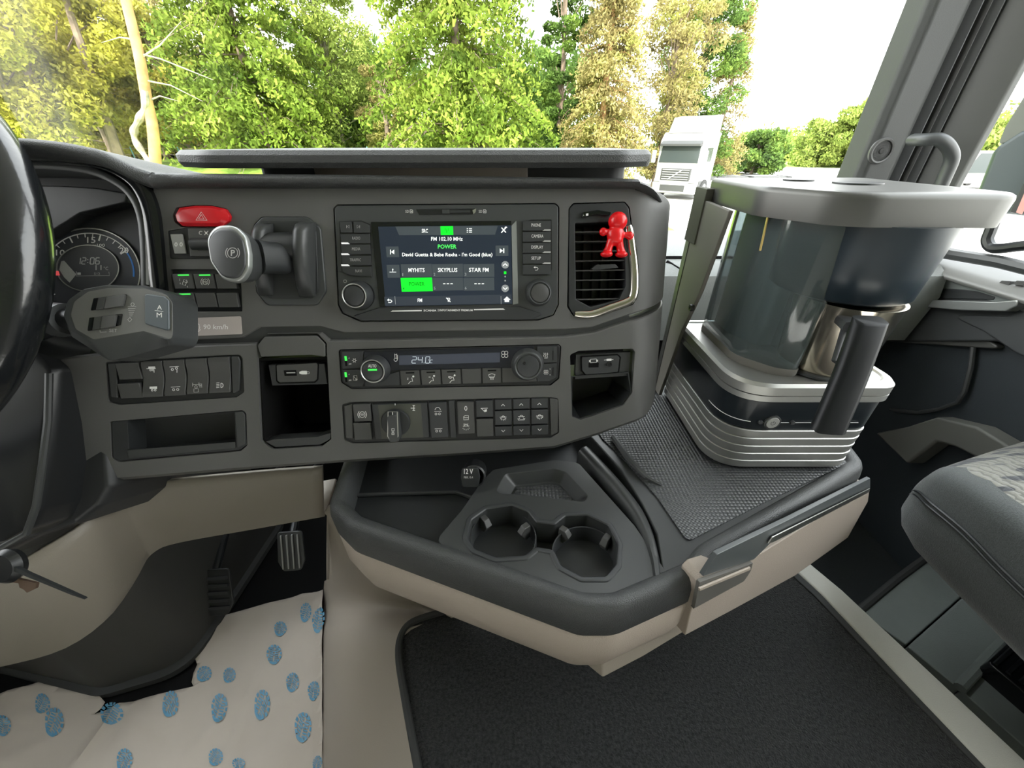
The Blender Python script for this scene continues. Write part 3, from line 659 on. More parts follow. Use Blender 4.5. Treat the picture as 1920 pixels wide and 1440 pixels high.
for i in range(6):
    x0 = (572, 742, 910, 1076, 1243, 1405)[i]; x1 = (728, 898, 1064, 1230, 1394, 1684)[i]; y0 = (283, 278, 274, 269, 264, 258)[i]; y1 = (402, 398, 393, 388, 384, 376)[i]
    b = btn(CL, DL, c5(x0, y0), c5(x1, y1), 0, .0026, M_BTN, .0004, bev=.0005)
    if i in (0, 1, 2, 4): obj('indicator_lamp', frect(DL, *c5(x0+42, y0+14), *c5(x0+112, y0+24), .0026, .0029), M_SOOT, b, DL, sharp=0)
    if i < 3:
        q = x0+70; z = y0+50
        pr = [('d', *c5(q+34, z-2), 1.8), ('l', [c5(q+22, z+8), c5(q+30, z+38), c5(q+12, z+38), c5(q-6, z+58)])]
        pr += [('l', [c5(q-10, z+8), c5(q-10, z+26), c5(q-16, z+18)])] if i == 0 else [('l', [c5(q+6, z+8), c5(q-10, z+8)])] if i == 1 else [('a', *c5(q, z+4), 4, 20, 160), ('l', [c5(q-16, z+8), c5(q+10, z+10)])]
        icon(DL, pr, .0027, .0007, mat=M_WHITE, parent=b)
    if i == 4: icon(DL, [('c', [c5(1292, 318), c5(1318, 308), c5(1345, 316), c5(1338, 338), c5(1300, 340)]), ('l', [c5(1308, 330), c5(1310, 358)]), ('l', [c5(1319, 330), c5(1319, 358)]), ('l', [c5(1330, 330), c5(1330, 358)])], .0027, .0006, mat=M_WHITE, parent=b)
obj('corner_panel', fpoly(DL, [c5(280, 375), c5(560, 290), c5(565, 402), c5(278, 412)], 0, .0022, .001), M_BTND, CL, DL, bevel=.0004)
for (pts, k) in (([c5(92, 130), c5(270, 124), c5(262, 160), c5(262, 264), c5(98, 270)], 0), ([c5(98, 276), c5(285, 272), c5(285, 350), c5(262, 412), c5(170, 415), c5(104, 370)], 1), ([c5(1690, 88), c5(1852, 82), c5(1852, 216), c5(1690, 222)], 2), ([c5(1690, 230), c5(1850, 224), c5(1846, 338), c5(1790, 368), c5(1690, 372)], 3)):
    b = obj('button', fpoly(DL, pts, 0, .0026, .0006), M_BTND, CL, DL, bevel=.0005)
    if k < 2:
        y = 165 if k == 0 else 298
        obj('indicator_lamp', frect(DL, *c5(114, y), *c5(132, y+38), .0026, .003), M_GREEN, b, DL, sharp=0)
        obj('indicator_lamp', frect(DL, *c5(118, y+42), *c5(134, y+80), .0026, .003), M_SOOT, b, DL, sharp=0)
        icon(DL, [('f', [c5(144, y+20), c5(152, y+8), c5(156, y+20)]), ('f', [c5(148, y+60), c5(170, y+58), c5(170, y+68), c5(148, y+70)])], .0027, .0003, mat=M_DIM, parent=b)
    if k == 0: icon(DL, [('o', *c5(194, 200), 2.4)]+[('l', [c5(194+12*math.cos(a), 200+12*math.sin(a)), c5(194+20*math.cos(a), 200+20*math.sin(a))]) for a in [j*math.pi/3 for j in range(6)]], .0027, .0005, mat=M_WHITE, parent=b)
    if k == 1: icon(DL, [('c', [c5(188, 325), c5(214, 320), c5(216, 345), c5(208, 362), c5(186, 362)]), ('l', [c5(192, 332), c5(204, 350)]), ('o', *c5(212, 356), 1.4)], .0027, .0005, mat=M_WHITE, parent=b)
    if k == 2: icon(DL, [('l', [c5(1744+j*14, 138), c5(1748+j*14, 150), c5(1742+j*14, 160), c5(1747+j*14, 172)]) for j in range(3)]+[('l', [c5(1748, 180), c5(1776, 179)])], .0027, .0006, mat=M_WHITE, parent=b)
    if k == 3: fan(DL, 1762, 296, 9, c5, .0027, b); icon(DL, [('d', *c5(1795, 270), .7), ('d', *c5(1795, 318), .7)], .0027, .0005, mat=M_WHITE, parent=b)
    if k > 1: obj('indicator_lamp', frect(DL, *c5(1814, 120 if k == 2 else 258), *c5(1826, 196 if k == 2 else 325), .0026, .003), M_DIM if 0 else M_BLACK, b, DL, sharp=0)
k1 = knob(CL, DL, *c5(372, 268), .0016, .0165, .015, cap=M_BTND)
text(DL, 'AUTO', *c5(307, 232), *c5(374, 258), .0016+.0157, M_WHITE, k1, bold=.01)
obj('indicator_lamp', frect(DL, *c5(305, 270), *c5(378, 284), .017, .0175), M_GREEN, k1, DL, sharp=0)
k2 = knob(CL, DL, *c5(1610, 232), .0016, .0195, .012, cap=M_BTND, m=M_MID, ring=M_BEZ)
icon(DL, [('d', *c5(1584, 222), 2.6)], .0016+.0126, .0005, mat=M_GLOSS, parent=k2)
# ================================================================== LOWER SWITCH BANK
SB = bank('centre_switch_bank', 'lower middle switch row with a rotary differential lock knob', DL, P_SWB, .004, c5(980, 690))
hb = .003
for pts in ([c5(105, 575), c5(176, 556), c5(185, 845), c5(125, 835)], [c5(1792, 508), c5(1860, 520), c5(1858, 790), c5(1802, 818)]):
    obj('end_cap', fpoly(DL, pts, -.002, .001, .002), M_BTN, SB, DL, bevel=.002, seg=3)
b = btn(SB, DL, c5(186, 560), c5(328, 700)); icon(DL, [('o', *c5(258, 643), 5.4), ('a', *c5(258, 643), 8.2, -50, 50), ('a', *c5(258, 643), 8.2, 130, 230), ('l', [c5(242, 638), c5(274, 638)]), ('l', [c5(246, 648), c5(270, 648)])], .0031, .0006, mat=M_WHITE, parent=b)
btn(SB, DL, c5(190, 712), c5(332, 850))
obj('rotary_plate', frect(DL, *c5(350, 552), *c5(800, 838), -.002, .0015, .001), M_BTND, SB, DL, bevel=.0008)
obj('rotary_field', frect(DL, *c5(402, 560), *c5(748, 836), .0015, .002), mat('olive_grey', (.062, .064, .052), .5), SB, DL, sharp=0)
rk = obj('rotary_dial', lathe([(.0185, .002), (.0185, .005), (.0178, .006), (.0001, .006)], 40, Matrix.Translation(DL.loc(*c5(535, 705), .002))-Matrix.Translation((0, 0, .002))+Matrix.Diagonal((0, 0, 0, 0)) if 0 else Matrix.Translation(V((DL.loc(*c5(535, 705), .002).x, DL.loc(*c5(535, 705), .002).y, 0)))), M_DARK, SB, DL, sharp=50)
p_ = DL.loc(*c5(535, 715), .002)
gp = [(-.0066, .0185), (.0066, .0185), (.0074, -.0135), (.0055, -.0195), (-.0055, -.0195), (-.0074, -.0135)]
gr = newbm(); add_ring_loft(gr, [[V((p_.x+x, p_.y+y, .005)) for x, y in round_poly(gp, .003)], [V((p_.x+x*.98, p_.y+y*.98, .019)) for x, y in round_poly(gp, .003)], [V((p_.x+x*.8, p_.y+y*.92, .021)) for x, y in round_poly(gp, .003)]])
gk = obj('dial_grip', gr, M_MID, SB, DL, bevel=.0005)
icon(DL, [('c', [c5(470, 620), c5(545, 620), c5(552, 820), c5(540, 842), c5(480, 842), c5(466, 820)])], .0208, .0011, mat=M_SATIN, parent=gk)
icon(DL, [('l', [c5(506, 622), c5(507, 644)]), ('c', [c5(500, 758), c5(520, 758), c5(520, 776), c5(500, 776)]), ('l', [c5(500, 785), c5(520, 785)]), ('c', [c5(500, 794), c5(520, 794), c5(520, 806), c5(500, 806)])], .0212, .0006, mat=M_WHITE, parent=gk)
icon(DL, [('l', [c5(527, 552), c5(528, 566)]), ('l', [c5(670, 568), c5(690, 568)]), ('l', [c5(680, 568), c5(680, 608)]), ('l', [c5(670, 608), c5(690, 608)]), ('l', [c5(655, 590), c5(690, 590)])], .0022, .0008, mat=M_WHITE, parent=SB)
b = btn(SB, DL, c5(812, 545), c5(955, 832), m=M_BTND)
icon(DL, [('a', *c5(876, 606), 5, 180, 360), ('l', [c5(848, 618), c5(908, 616)]), ('o', *c5(862, 638), 1.8), ('o', *c5(890, 637), 1.8), ('l', [c5(852, 760), c5(914, 757)]), ('o', *c5(868, 778), 1.8), ('o', *c5(897, 777), 1.8)], .0031, .0006, mat=M_WHITE, parent=b)
btn(SB, DL, c5(972, 530), c5(1022, 832), h1=.0015, m=M_BTND, name='filler')
b = btn(SB, DL, c5(1040, 542), c5(1175, 800), h1=.0042)
text(DL, '0', *c5(1094, 572), *c5(1118, 612), .0044, M_WHITE, b)
icon(DL, [('c', [c5(1088, 660), c5(1098, 652), c5(1128, 652), c5(1128, 684), c5(1088, 686)]), ('l', [c5(1088, 668), c5(1128, 668)]), ('l', [c5(1082, 738), c5(1134, 736)]), ('a', *c5(1108, 742), 4, 180, 360)]+[('l', [c5(1108+22*math.cos(a), 748+14*math.sin(a)), c5(1108+30*math.cos(a), 748+24*math.sin(a))]) for a in (.3, .9, 1.57, 2.2, 2.8)], .0044, .0006, mat=M_WHITE, parent=b)
text(DL, 'MAX', *c5(1088, 716), *c5(1126, 730), .0044, M_WHITE, b)
b = btn(SB, DL, c5(1190, 530), c5(1328, 664), m=M_BTND); icon(DL, [('l', [c5(1228, 592), c5(1285, 590)]), ('l', [c5(1235, 594), c5(1262, 622), c5(1276, 606)]), ('f', [c5(1255, 605), c5(1278, 598), c5(1278, 618), c5(1262, 622)])], .0031, .0007, mat=M_WHITE, parent=b)
btn(SB, DL, c5(1194, 680), c5(1330, 824))
for i in range(3):
    x0 = 1344+i*149; dy = -5*i
    b = btn(SB, DL, c5(x0, 522+dy), c5(x0+135, 602+dy), m=M_BTND); cx = x0+66
    icon(DL, [('l', [c5(cx-14, 573+dy), c5(cx, 558+dy), c5(cx+14, 573+dy)])], .0031, .0008, mat=M_WHITE, parent=b)
    b = btn(SB, DL, c5(x0, 614+dy), c5(x0+137, 730+dy), m=M_BTND)
    pr = [('l', [c5(cx-26, 665+dy), c5(cx+28, 663+dy)]), ('a', *c5(cx+2, 667+dy), 3, 180, 360)]+[('l', [c5(cx+2+15*math.cos(a), 670+dy+10*math.sin(a)), c5(cx+2+26*math.cos(a), 672+dy+20*math.sin(a))]) for a in ((.3, .9, 1.57, 2.2, 2.8) if i != 1 else (.5, 2.6))]
    if i == 1: pr += [('l', [c5(cx-28, 680+dy), c5(cx-24, 692+dy), c5(cx+26, 690+dy), c5(cx+30, 678+dy)])]
    if i == 2: pr += [('l', [c5(cx+28, 663+dy), c5(cx+26, 680+dy)])]
    icon(DL, pr, .0031, .0007, mat=M_WHITE, parent=b)
    b = btn(SB, DL, c5(x0+1, 742+dy), c5(x0+138, 818+dy), m=M_BTND)
    icon(DL, [('l', [c5(cx-12, 770+dy), c5(cx+2, 784+dy), c5(cx+16, 769+dy)])], .0031, .0008, mat=M_WHITE, parent=b)
# ================================================================== LEFT SWITCH ROW
LR = bank('rocker_switch_row', 'row of axle and lamp rocker switches above the empty storage slot', LL, P_ROW, .004, c6(620, 380))
for pts in ([c6(88, 262), c6(155, 250), c6(170, 530), c6(112, 520)], [c6(1055, 202), c6(1110, 200), c6(1128, 240), c6(1120, 470), c6(1068, 498)]):
    obj('end_cap', fpoly(LL, pts, -.002, .001, .002), M_MID, LR, LL, bevel=.002, seg=3)
btn(LR, LL, c6(164, 254), c6(345, 382)); btn(LR, LL, c6(176, 412), c6(352, 530))
def rocker(i, x0, y0, x1, y1):
    bm = newbm(); secs = []
    for k in range(13):
        t = k/12; y = y0+(y1-y0)*t; xo = 12*t
        a = LL.loc(*c6(x0+xo, y), .002); b_ = LL.loc(*c6(x1+xo, y), .002)
        h_ = .0045-.0035*math.sin(math.pi*t)**1.5*1.0
        if k in (0, 12): h_ -= .001
        secs.append([V((a.x, a.y, -.002)), V((a.x, a.y, h_-.0005)), V((a.x+.0005, a.y, h_)), V((b_.x-.0005, a.y, h_)), V((b_.x, a.y, h_-.0005)), V((b_.x, a.y, -.002))])
    return obj('rocker', add_ring_loft(bm, secs), M_BTN, LR, LL, sharp=40)
for i in range(4):
    x0 = 357+i*174; y0 = 244-i*11; b = rocker(i, x0, y0, x0+165, y0+(276, 276, 273, 276)[i]); cx = x0+82
    hh = .0046
    if i == 0: pr = [('f', [c6(410, 282), c6(462, 280), c6(466, 300), c6(412, 300)]), ('l', [c6(396, 298), c6(468, 296)]), ('o', *c6(428, 308), 1.6), ('o', *c6(448, 308), 1.6), ('l', [c6(455, 308), c6(455, 328)]), ('f', [c6(420, 438), c6(478, 436), c6(478, 456), c6(420, 456)]), ('o', *c6(440, 466), 1.6), ('o', *c6(464, 466), 1.6)]
    if i == 1: pr = [('l', [c6(576, 284), c6(648, 280)]), ('o', *c6(598, 304), 2), ('o', *c6(630, 294), 2), ('l', [c6(634, 306), c6(634, 328)]), ('l', [c6(588, 442), c6(660, 438)]), ('o', *c6(608, 462), 2), ('o', *c6(640, 460), 2)]
    if i == 2: pr = [('l', [c6(755, 422), c6(808, 419)]), ('l', [c6(757, 408), c6(757, 436)]), ('l', [c6(806, 405), c6(806, 433)]), ('o', *c6(783, 440), 2.4), ('c', [c6(766, 456), c6(800, 454), c6(800, 480), c6(767, 482)]), ('l', [c6(814, 445), c6(814, 416), c6(826, 415), c6(828, 445)]), ('l', [c6(814, 430), c6(828, 429)])]
    if i == 3: pr = [('a', *c6(978, 428), 4.2, -90, 90), ('l', [c6(978, 410), c6(978, 446)])]+[('l', [c6(942, 410+j*12), c6(966, 406+j*12)]) for j in range(4)]
    icon(LL, pr, hh, .0006, mat=M_WHITE if i != 2 else M_DIM, parent=b)
# ================================================================== USB POCKETS
US = thing('usb_socket_plate', 'grey socket plate with one usb port in the deep dark pocket', 'usb socket', DL.w(*DL.loc(*c6(1580, 340))[:2], -.006), DL)
obj('pocket_lid', fpoly(DL, [c6(1262, 118), c6(1318, 48), c6(1728, 40), c6(1790, 105), c6(1792, 205), c6(1680, 190), c6(1290, 205)], -.006, .001, .002), M_DASHL, dash, DL, bevel=.001)
obj('pocket_sill', fpoly(DL, [c6(1325, 868), c6(1400, 850), c6(1740, 830), c6(1838, 800), c6(1830, 850), c6(1755, 892), c6(1405, 912)], -.02, -.001, .001, hp=-.001), M_MID, dash, DL, bevel=.001)
obj('carrier', frect(DL, *c6(1362, 262), *c6(1800, 425), -.016, -.006, .001, hp=-.006), M_BTND, US, DL, bevel=.001)
obj('plate_gasket', fpoly(DL, [c6(1404, 262), c6(1730, 245), c6(1742, 260), c6(1738, 385), c6(1715, 408), c6(1430, 415), c6(1410, 395)], -.006, -.005, .002, hp=-.005), M_SOOT, US, DL)
obj('plate', fpoly(DL, [c6(1412, 270), c6(1722, 254), c6(1732, 268), c6(1728, 380), c6(1708, 398), c6(1436, 406), c6(1418, 388)], -.005, -.0035, .002, hp=-.0035), M_BTN, US, DL, bevel=.0005)
obj('usb_port', frect(DL, *c6(1472, 310), *c6(1568, 354), -.0035, -.003, .0003, hp=-.003), M_SOOT, US, DL)
obj('port_tongue', frect(DL, *c6(1492, 325), *c6(1560, 333), -.003, -.0024, hp=-.003), M_DIM, US, DL)
icon(DL, [('f', [c6(1592, 322), c6(1612, 314), c6(1650, 314), c6(1650, 342), c6(1612, 342), c6(1592, 336)]), ('c', [c6(1652, 320), c6(1668, 322), c6(1668, 336), c6(1652, 338)])], -.0033, .0005, mat=M_WHITE, parent=US)
U2 = thing('usb_aux_socket_plate', 'dark socket plate with usb and aux ports below the air vent', 'usb socket', DL.w(*DL.loc(*c4(290, 950))[:2], -.006), DL)
obj('carrier', fpoly(DL, [c4(165, 900), c4(450, 885), c4(440, 1010), c4(160, 1028)], -.016, -.008, .001, hp=-.008), M_MID, U2, DL, bevel=.001)
obj('plate_gasket', fpoly(DL, [c4(190, 908), c4(385, 898), c4(400, 912), c4(390, 995), c4(215, 1010), c4(192, 985)], -.008, -.006, .002, hp=-.006), M_SOOT, U2, DL)
obj('plate', fpoly(DL, [c4(196, 914), c4(382, 904), c4(392, 916), c4(384, 990), c4(218, 1004), c4(198, 980)], -.006, -.0045, .002, hp=-.0045), M_BTND, U2, DL, bevel=.0005)
obj('usb_port', frect(DL, *c4(232, 943), *c4(284, 966), -.0045, -.004, .0003, hp=-.004), M_SOOT, U2, DL)
pj = DL.loc(*c4(338, 950), -.004)
obj('aux_port', lathe([(.0036, 0), (.0036, .0012), (.0026, .0012), (.0022, .0004), (.0001, .0004)], 24, Matrix.Translation(pj)), M_BLACK, U2, DL)
icon(DL, [('c', [c4(242, 924), c4(272, 922), c4(272, 940), c4(242, 942)]), ('f', [c4(234, 928), c4(242, 926), c4(242, 938), c4(234, 938)]), ('f', [c4(272, 926), c4(280, 926), c4(280, 936), c4(272, 936)]), ('l', [c4(312, 928), c4(325, 927)]), ('f', [c4(325, 922), c4(350, 920), c4(350, 932), c4(325, 933)]), ('l', [c4(350, 926), c4(360, 925)])], -.0043, .0006, mat=M_WHITE, parent=U2)
# ================================================================== PAD, SHELF, BINNACLE
def rel(x, y, z): return V((x, y, CZ+z))
padT = [(-60, 254, .03), (20, 256, .03), (60, 258, .03), (120, 265, .03), (180, 278, .03), (215, 294, .028), (250, 311, .022), (285, 321, .016), (330, 323, .012), (700, 327, .012), (1150, 333, .012), (1195, 338, .010), (1222, 350, .002), (1236, 368, -.012), (1240, 382, -.03)]
padB = [(-60, 293), (20, 295), (60, 297), (120, 299), (180, 309), (215, 322), (250, 340), (285, 352), (330, 351), (700, 351), (1150, 352), (1195, 354), (1220, 366), (1234, 382), (1238, 392)]
padT = spline([V(p) for p in padT], 3); padB = spline([V((*p, 0)) for p in padB], 3)
secs = []
for (x, y, h), (x2, y2, _) in zip(padT, padB):
    T = DU.w(*DU.loc(x, y, h)); B = DU.w(*DU.loc(x2, y2, h-.002)); N = DU.z; m = (T+B)/2; up_ = (T-B)
    yb = 1.02 if x < 1180 else max(T.y+.10, 1.02-(x-1180)*.004)
    sec = [B+V((0, .05, .004)), B+up_*.0-N*.006, B+up_*.04, B+up_*.2+N*.0045, m+N*.0065, T-up_*.25+N*.004, T-up_*.06+N*.0, T-N*.008+V((0, 0, .0)), T+V((0, .05, -.012)), V((T.x, yb, T.z-.12)), V((T.x, yb, T.z-.15)), B+V((0, .06, -.02))]
    secs.append(sec)
obj('top_pad', add_ring_loft(newbm(), secs), M_PAD, dash, sharp=75)
# shelf slab standing on the pad
SH = thing('dash_shelf', 'grained dark flat shelf raised over the dashboard top below the windscreen', 'shelf', rel(-.1, .6, -.03))
pts = round_poly([(-.385, .505), (-.33, .475), (.125, .487), (.165, .52), (.165, .78), (-.33, .78)], [.02, .05, .03, .03, .05, .05], 6)
bm = newbm(); add_ring_loft(bm, [[V((x*1.0, y+.006, CZ-.0225)) for x, y in pts], [V((x, y, CZ-.017)) for x, y in pts], [V((x, y, CZ-.010)) for x, y in pts], [V((-.1+(x+.1)*.985, .62+(y-.62)*.965, CZ-.0055)) for x, y in pts]])
obj('shelf_top', bm, M_PAD, SH, bevel=.0025, seg=3)
pts = round_poly([(-.31, .53), (.14, .53), (.14, .72), (-.31, .72)], .02)
obj('shelf_base', prism([(x, y) for x, y in pts], CZ-.08, CZ-.022), M_DARK, SH)
obj('shelf_brace', prism([(-.20, .515), (0.0, .522), (.02, .53), (-.24, .53)], CZ-.07, CZ-.022), M_BEIGE2, SH, bevel=.002)
# binnacle
def band(fr, path, wd, h0, h1, wfun=None, closed=False):
    P = spline([V((*fr.loc(x, y, h1)[:2], 0)) for x, y in path], 4); n = len(P); secs = []
    for i in range(n):
        t = P[min(i+1, n-1)]-P[max(i-1, 0)]; t.normalize(); nn = V((-t.y, t.x, 0))*wd*(wfun(i/(n-1)) if wfun else 1)
        a, b = P[i], P[i]+nn
        secs.append([V((a.x, a.y, h0)), V((b.x, b.y, h0)), V((b.x, b.y, h1-.001)), V((b.x-nn.x*.1, b.y-nn.y*.1, h1)), V((a.x+nn.x*.1, a.y+nn.y*.1, h1)), V((a.x, a.y, h1-.001))])
    return add_ring_loft(newbm(), secs)
IC = thing('instrument_cluster', 'round gauge instrument cluster behind the steering wheel with a 12:06 clock', 'instrument cluster', DU.w(*DU.loc(170, 500)[:2], -.05), DU)
K = DU.off(-.045)
obj('hood_band', band(DU, [(-60, 302), (60, 303), (120, 305), (175, 313), (215, 328), (246, 352), (264, 392), (272, 450), (281, 540), (300, 650)], .016, -.075, .006), M_GLOSS, IC, DU, sharp=50)
obj('bezel', band(DU, [(-60, 316), (60, 317), (120, 320), (170, 328), (208, 344), (236, 366), (253, 400), (260, 450), (263, 540), (266, 620)], .0085, -.05, -.008), M_BEZ, IC, DU, sharp=50)
obj('light_strip', band(DU, [(267, 408), (270, 430), (272, 470), (273, 533)], .004, -.006, -.0035), MATS['pale_grey_plate'], IC, DU)
obj('cluster_plate', fpoly(K, [(-60, 320), (180, 325), (250, 360), (272, 430), (275, 640), (-60, 660)], -.01, 0), mat('cluster_back', (.02, .022, .026), .5), IC, K)
obj('shroud_panel', fpoly(K, [(-60, 345), (120, 348), (180, 352), (240, 362), (235, 380), (150, 400), (80, 445), (-60, 470)], .0, .02, .004, hp=.02), M_DARK, IC, K, bevel=.002)
gx, gy = c1(485, 900)
def ell(rx, ry, a0=0, a1=360, n=60, cx=gx, cy=gy): return K.p2([(cx+rx*math.cos(math.radians(a0+(a1-a0)*i/n)), cy-ry*math.sin(math.radians(a0+(a1-a0)*i/n))) for i in range(n if a1-a0 >= 360 else n+1)], 0)
dial = obj('gauge_dial', prism(ell(97, 84), .0, .001), mat('dial_face', (.03, .033, .04), .4), IC, K)
bm = newbm(); stroke(bm, ell(97, 84), .0012, .001, .0025, True); obj('dial_ring', bm, M_SATIN, dial, K)
bm = newbm(); stroke(bm, ell(86, 75, 35, 215), .0011, .001, .0013)
for k in range(19):
    a = math.radians(35+k*10); r0 = .9 if k % 4 else .84
    stroke(bm, K.p2([(gx+86*math.cos(a), gy-75*math.sin(a)), (gx+86*r0*math.cos(a), gy-75*r0*math.sin(a))], 0), .0009 if k % 4 else .0016, .001, .0013)
obj('dial_scale', bm, M_WHITE, dial, K, sharp=0)
bm = newbm(); stroke(bm, ell(84, 73, -5, 33), .002, .001, .0013); obj('blue_band', bm, mat('scale_blue', (.02, .16, .5), .5), dial, K, sharp=0)
ax_, ay_ = c1(485, 872)
inner = obj('inner_display', prism(ell(58, 43, cx=ax_, cy=ay_), .001, .002), mat('dial_inner', (.045, .047, .052), .35), IC, K)
bm = newbm(); stroke(bm, ell(58, 43, cx=ax_, cy=ay_), .0009, .002, .003, True); obj('display_ring', bm, M_SATIN, inner, K)
obj('glare_patch', fpoly(K, [c1(330, 835), c1(345, 832), c1(410, 905), c1(375, 950), c1(345, 920), c1(320, 880)], .002, .0024), MATS['pale_grey_plate'], inner, K)  # pale flat patch painting a glare on the display, not a part
seg7(K, '12', 412, 816, 20, 34, .0022, c1, inner, m=M_DIM, wd=.0010); seg7(K, ':', 474, 816, 20, 34, .0022, c1, inner, m=M_DIM, wd=.0010); seg7(K, '06', 486, 816, 20, 34, .0022, c1, inner, m=M_DIM, wd=.0010)
text(K, '11', *c1(516, 856), *c1(548, 882), .0022, M_DIM, inner); text(K, '\u00b0C', *c1(560, 864), *c1(584, 882), .0022, M_DIM, inner)
text(K, '512', *c1(508, 896), *c1(540, 908), .0022, M_DIM, inner)
icon(K, [('l', [c1(412, 890), c1(412, 915), c1(592, 912), c1(588, 892)]), ('f', [c1(418, 896), c1(436, 896), c1(436, 908), c1(418, 908)])], .0022, .0005, mat=M_DIM, parent=inner)
for s_, b in (('10', (302, 772, 350, 804)), ('15', (470, 704, 516, 736)), ('20', (646, 760, 694, 792)), ('-5', (258, 918, 294, 948)), ('x100', (500, 740, 566, 757))):
    text(K, s_, *c1(b[0], b[1]), *c1(b[2], b[3]), .0014, M_WHITE, dial, bold=.01)
obj('red_needle', frect(K, *c1(200, 888), *c1(315, 912), .0014, .003), mat('needle_red', (.5, .05, .06), .4, emis=((.6, .08, .08), .4)), IC, K)
# ================================================================== STEERING WHEEL
SWt = thing('steering_wheel', 'glossy black leather steering wheel in front of the gauges', 'steering wheel', PD(-300, 500, .4))
WF = Frame(PD(-370, 485, .36), V((1, 0, 0)), V((0, SP, CP)))
R_ = .2045
rim = [WF.w(R_*math.cos(a)*1.0, R_*math.sin(a)) for a in [2*math.pi*i/96 for i in range(96)]]
obj('rim', tube([WF.w(R_*math.cos(2*math.pi*i/96), R_*math.sin(2*math.pi*i/96)) for i in range(96)], .0215, 24, closed=True), mat('wheel_leather', (.008, .009, .010), .22, bump=('noise', 120, .15), coat=.4), SWt, sharp=80)
sc = [WF.w(R_*.97*math.cos(a), R_*.97*math.sin(a), h) for a, h in ((-.62, .0),)]
secs = []
for k in range(7):
    t = k/6; a = -.50; p = V((R_*(1-.72*t)*math.cos(a), R_*(1-.72*t)*math.sin(a), -.05*t**1.5+.002)); d = V((math.cos(a), math.sin(a), 0))
    secs.append([WF.w(*q) for q in rsec(p, V((-d.y, d.x, 0)), V((0, 0, 1)), .024+.014*t, .012, 16)])
obj('spoke', add_ring_loft(newbm(), secs), M_DARK, SWt, sharp=60)
obj('hub', lathe([(.0001, -.02), (.085, -.02), (.09, 0), (.07, .02), (.0001, .024)], 32, WF.M @ Matrix.Translation((0, 0, -.06))), M_DARK, SWt, sharp=50)
CF = lambda d: Frame(PD(960, 720, d), V((1, 0, 0)), V((0, SP, CP)))
# ================================================================== RETARDER STALK
F3 = CF(.385)
RS = thing('control_stalk', 'dark grey drive control stalk with A/M button beside the steering wheel', 'control stalk', F3.w(*F3.loc(230, 600)[:2]), F3)
fa = [(372, 1125), (392, 1050), (470, 995), (580, 974), (780, 978), (905, 1012), (938, 1055), (940, 1235), (930, 1262), (780, 1215), (500, 1262), (400, 1205)]
fb = [(340, 1130), (365, 1060), (455, 985), (580, 962), (785, 966), (915, 1005), (946, 1050), (948, 1245), (930, 1285), (700, 1352), (590, 1372), (385, 1240)]
A_ = [V((*F3.loc(*c1(*p))[:2], .004)) for p in fa]; B_ = [V((*F3.loc(*c1(*p), -.006)[:2], -.006)) for p in fb]; C_ = [V((b.x*.99, b.y, -.03)) for b in B_]
def rp2(L, r): z = L[0].z; return [V((x, y, z)) for x, y in round_poly([(p.x, p.y) for p in L], r, 4)]
obj('stalk_head', add_ring_loft(newbm(), [rp2(C_, .008), rp2(B_, .008), rp2(A_, .008)]), M_BEZ, RS, F3, bevel=.002, seg=3)
obj('stalk_face', fpoly(F3, [(a*.97+655*.03, b*.97+1118*.03) and c1(a*.97+655*.03, b*.97+1118*.03) for a, b in fa], .0036, .0043, .006), mat('stalk_grey', (.12, .12, .112), .42), RS, F3, bevel=.0006)
for (pts, k) in (([c1(505, 1035), c1(685, 1012), c1(672, 1075), c1(490, 1102)], 0), ([c1(482, 1140), c1(662, 1118), c1(650, 1180), c1(472, 1212)], 1)):
    rk_ = obj('rocker_slot', fpoly(F3, pts, .0035, .0047, .001), M_GLOSS, RS, F3)
    q0, q1, q2, q3 = [V(p) for p in pts]
    if k == 0: ins = [q0*.62+q1*.38, q0*.08+q1*.92, q3*.08+q2*.92, q3*.62+q2*.38]
    else: ins = [q0*.62+q1*.38, q0*.22+q1*.78, q3*.22+q2*.78, q3*.62+q2*.38]
    obj('rocker', fpoly(F3, [tuple(p) for p in ins], .0047, .0075, .0008), MATS['button_plastic'], rk_, F3, bevel=.001)
    ins = [q0*.86+q1*.14, q0*.62+q1*.38, q3*.62+q2*.38, q3*.86+q2*.14]
    obj('rocker_flank', fpoly(F3, [tuple(p) for p in ins], .0047, .0062, .0006), M_MID, rk_, F3, bevel=.0006)
icon(F3, [('o', *c1(580, 1163), 3.4), ('l', [c1(540, 1208), c1(542, 1218), c1(575, 1216)]), ('o', *c1(716, 1068), 3), ('c', [c1(690, 1150), c1(702, 1138), c1(712, 1150), c1(700, 1162)])]+[('l', [c1(690+j*2, 1080+j*10), c1(735-j*4, 1080+j*10)]) for j in range(6)], .0049, .0004, mat=M_DIM, parent=RS)
text(F3, 'SET', *c1(590, 1200), *c1(632, 1217), .0049, M_DIM, RS)
amb = obj('mode_button', fpoly(F3, [c1(778, 1008), c1(880, 1022), c1(908, 1045), c1(910, 1205), c1(895, 1208), c1(778, 1172)], .004, .0065, .003), mat('blue_grey_button', (.07, .085, .095), .35), RS, F3, bevel=.0015)
text(F3, 'A', *c1(848, 1072), *c1(874, 1096), .0067, M_WHITE, amb); text(F3, 'M', *c1(846, 1112), *c1(874, 1138), .0067, M_WHITE, amb)
icon(F3, [('l', [c1(836, 1101), c1(882, 1106)])], .0067, .0004, mat=M_WHITE, parent=amb)
obj('stalk_arm', tube([PD(-30, 640, .43), PD(60, 615, .415), PD(122, 598, .40), PD(150, 600, .395)], [.016, .015, .012, .010], 16), M_BLACK, RS)
obj('stalk_collar', tube([PD(112, 600, .402), PD(130, 598, .398)], [.018, .016], 20), M_BEZ, RS)
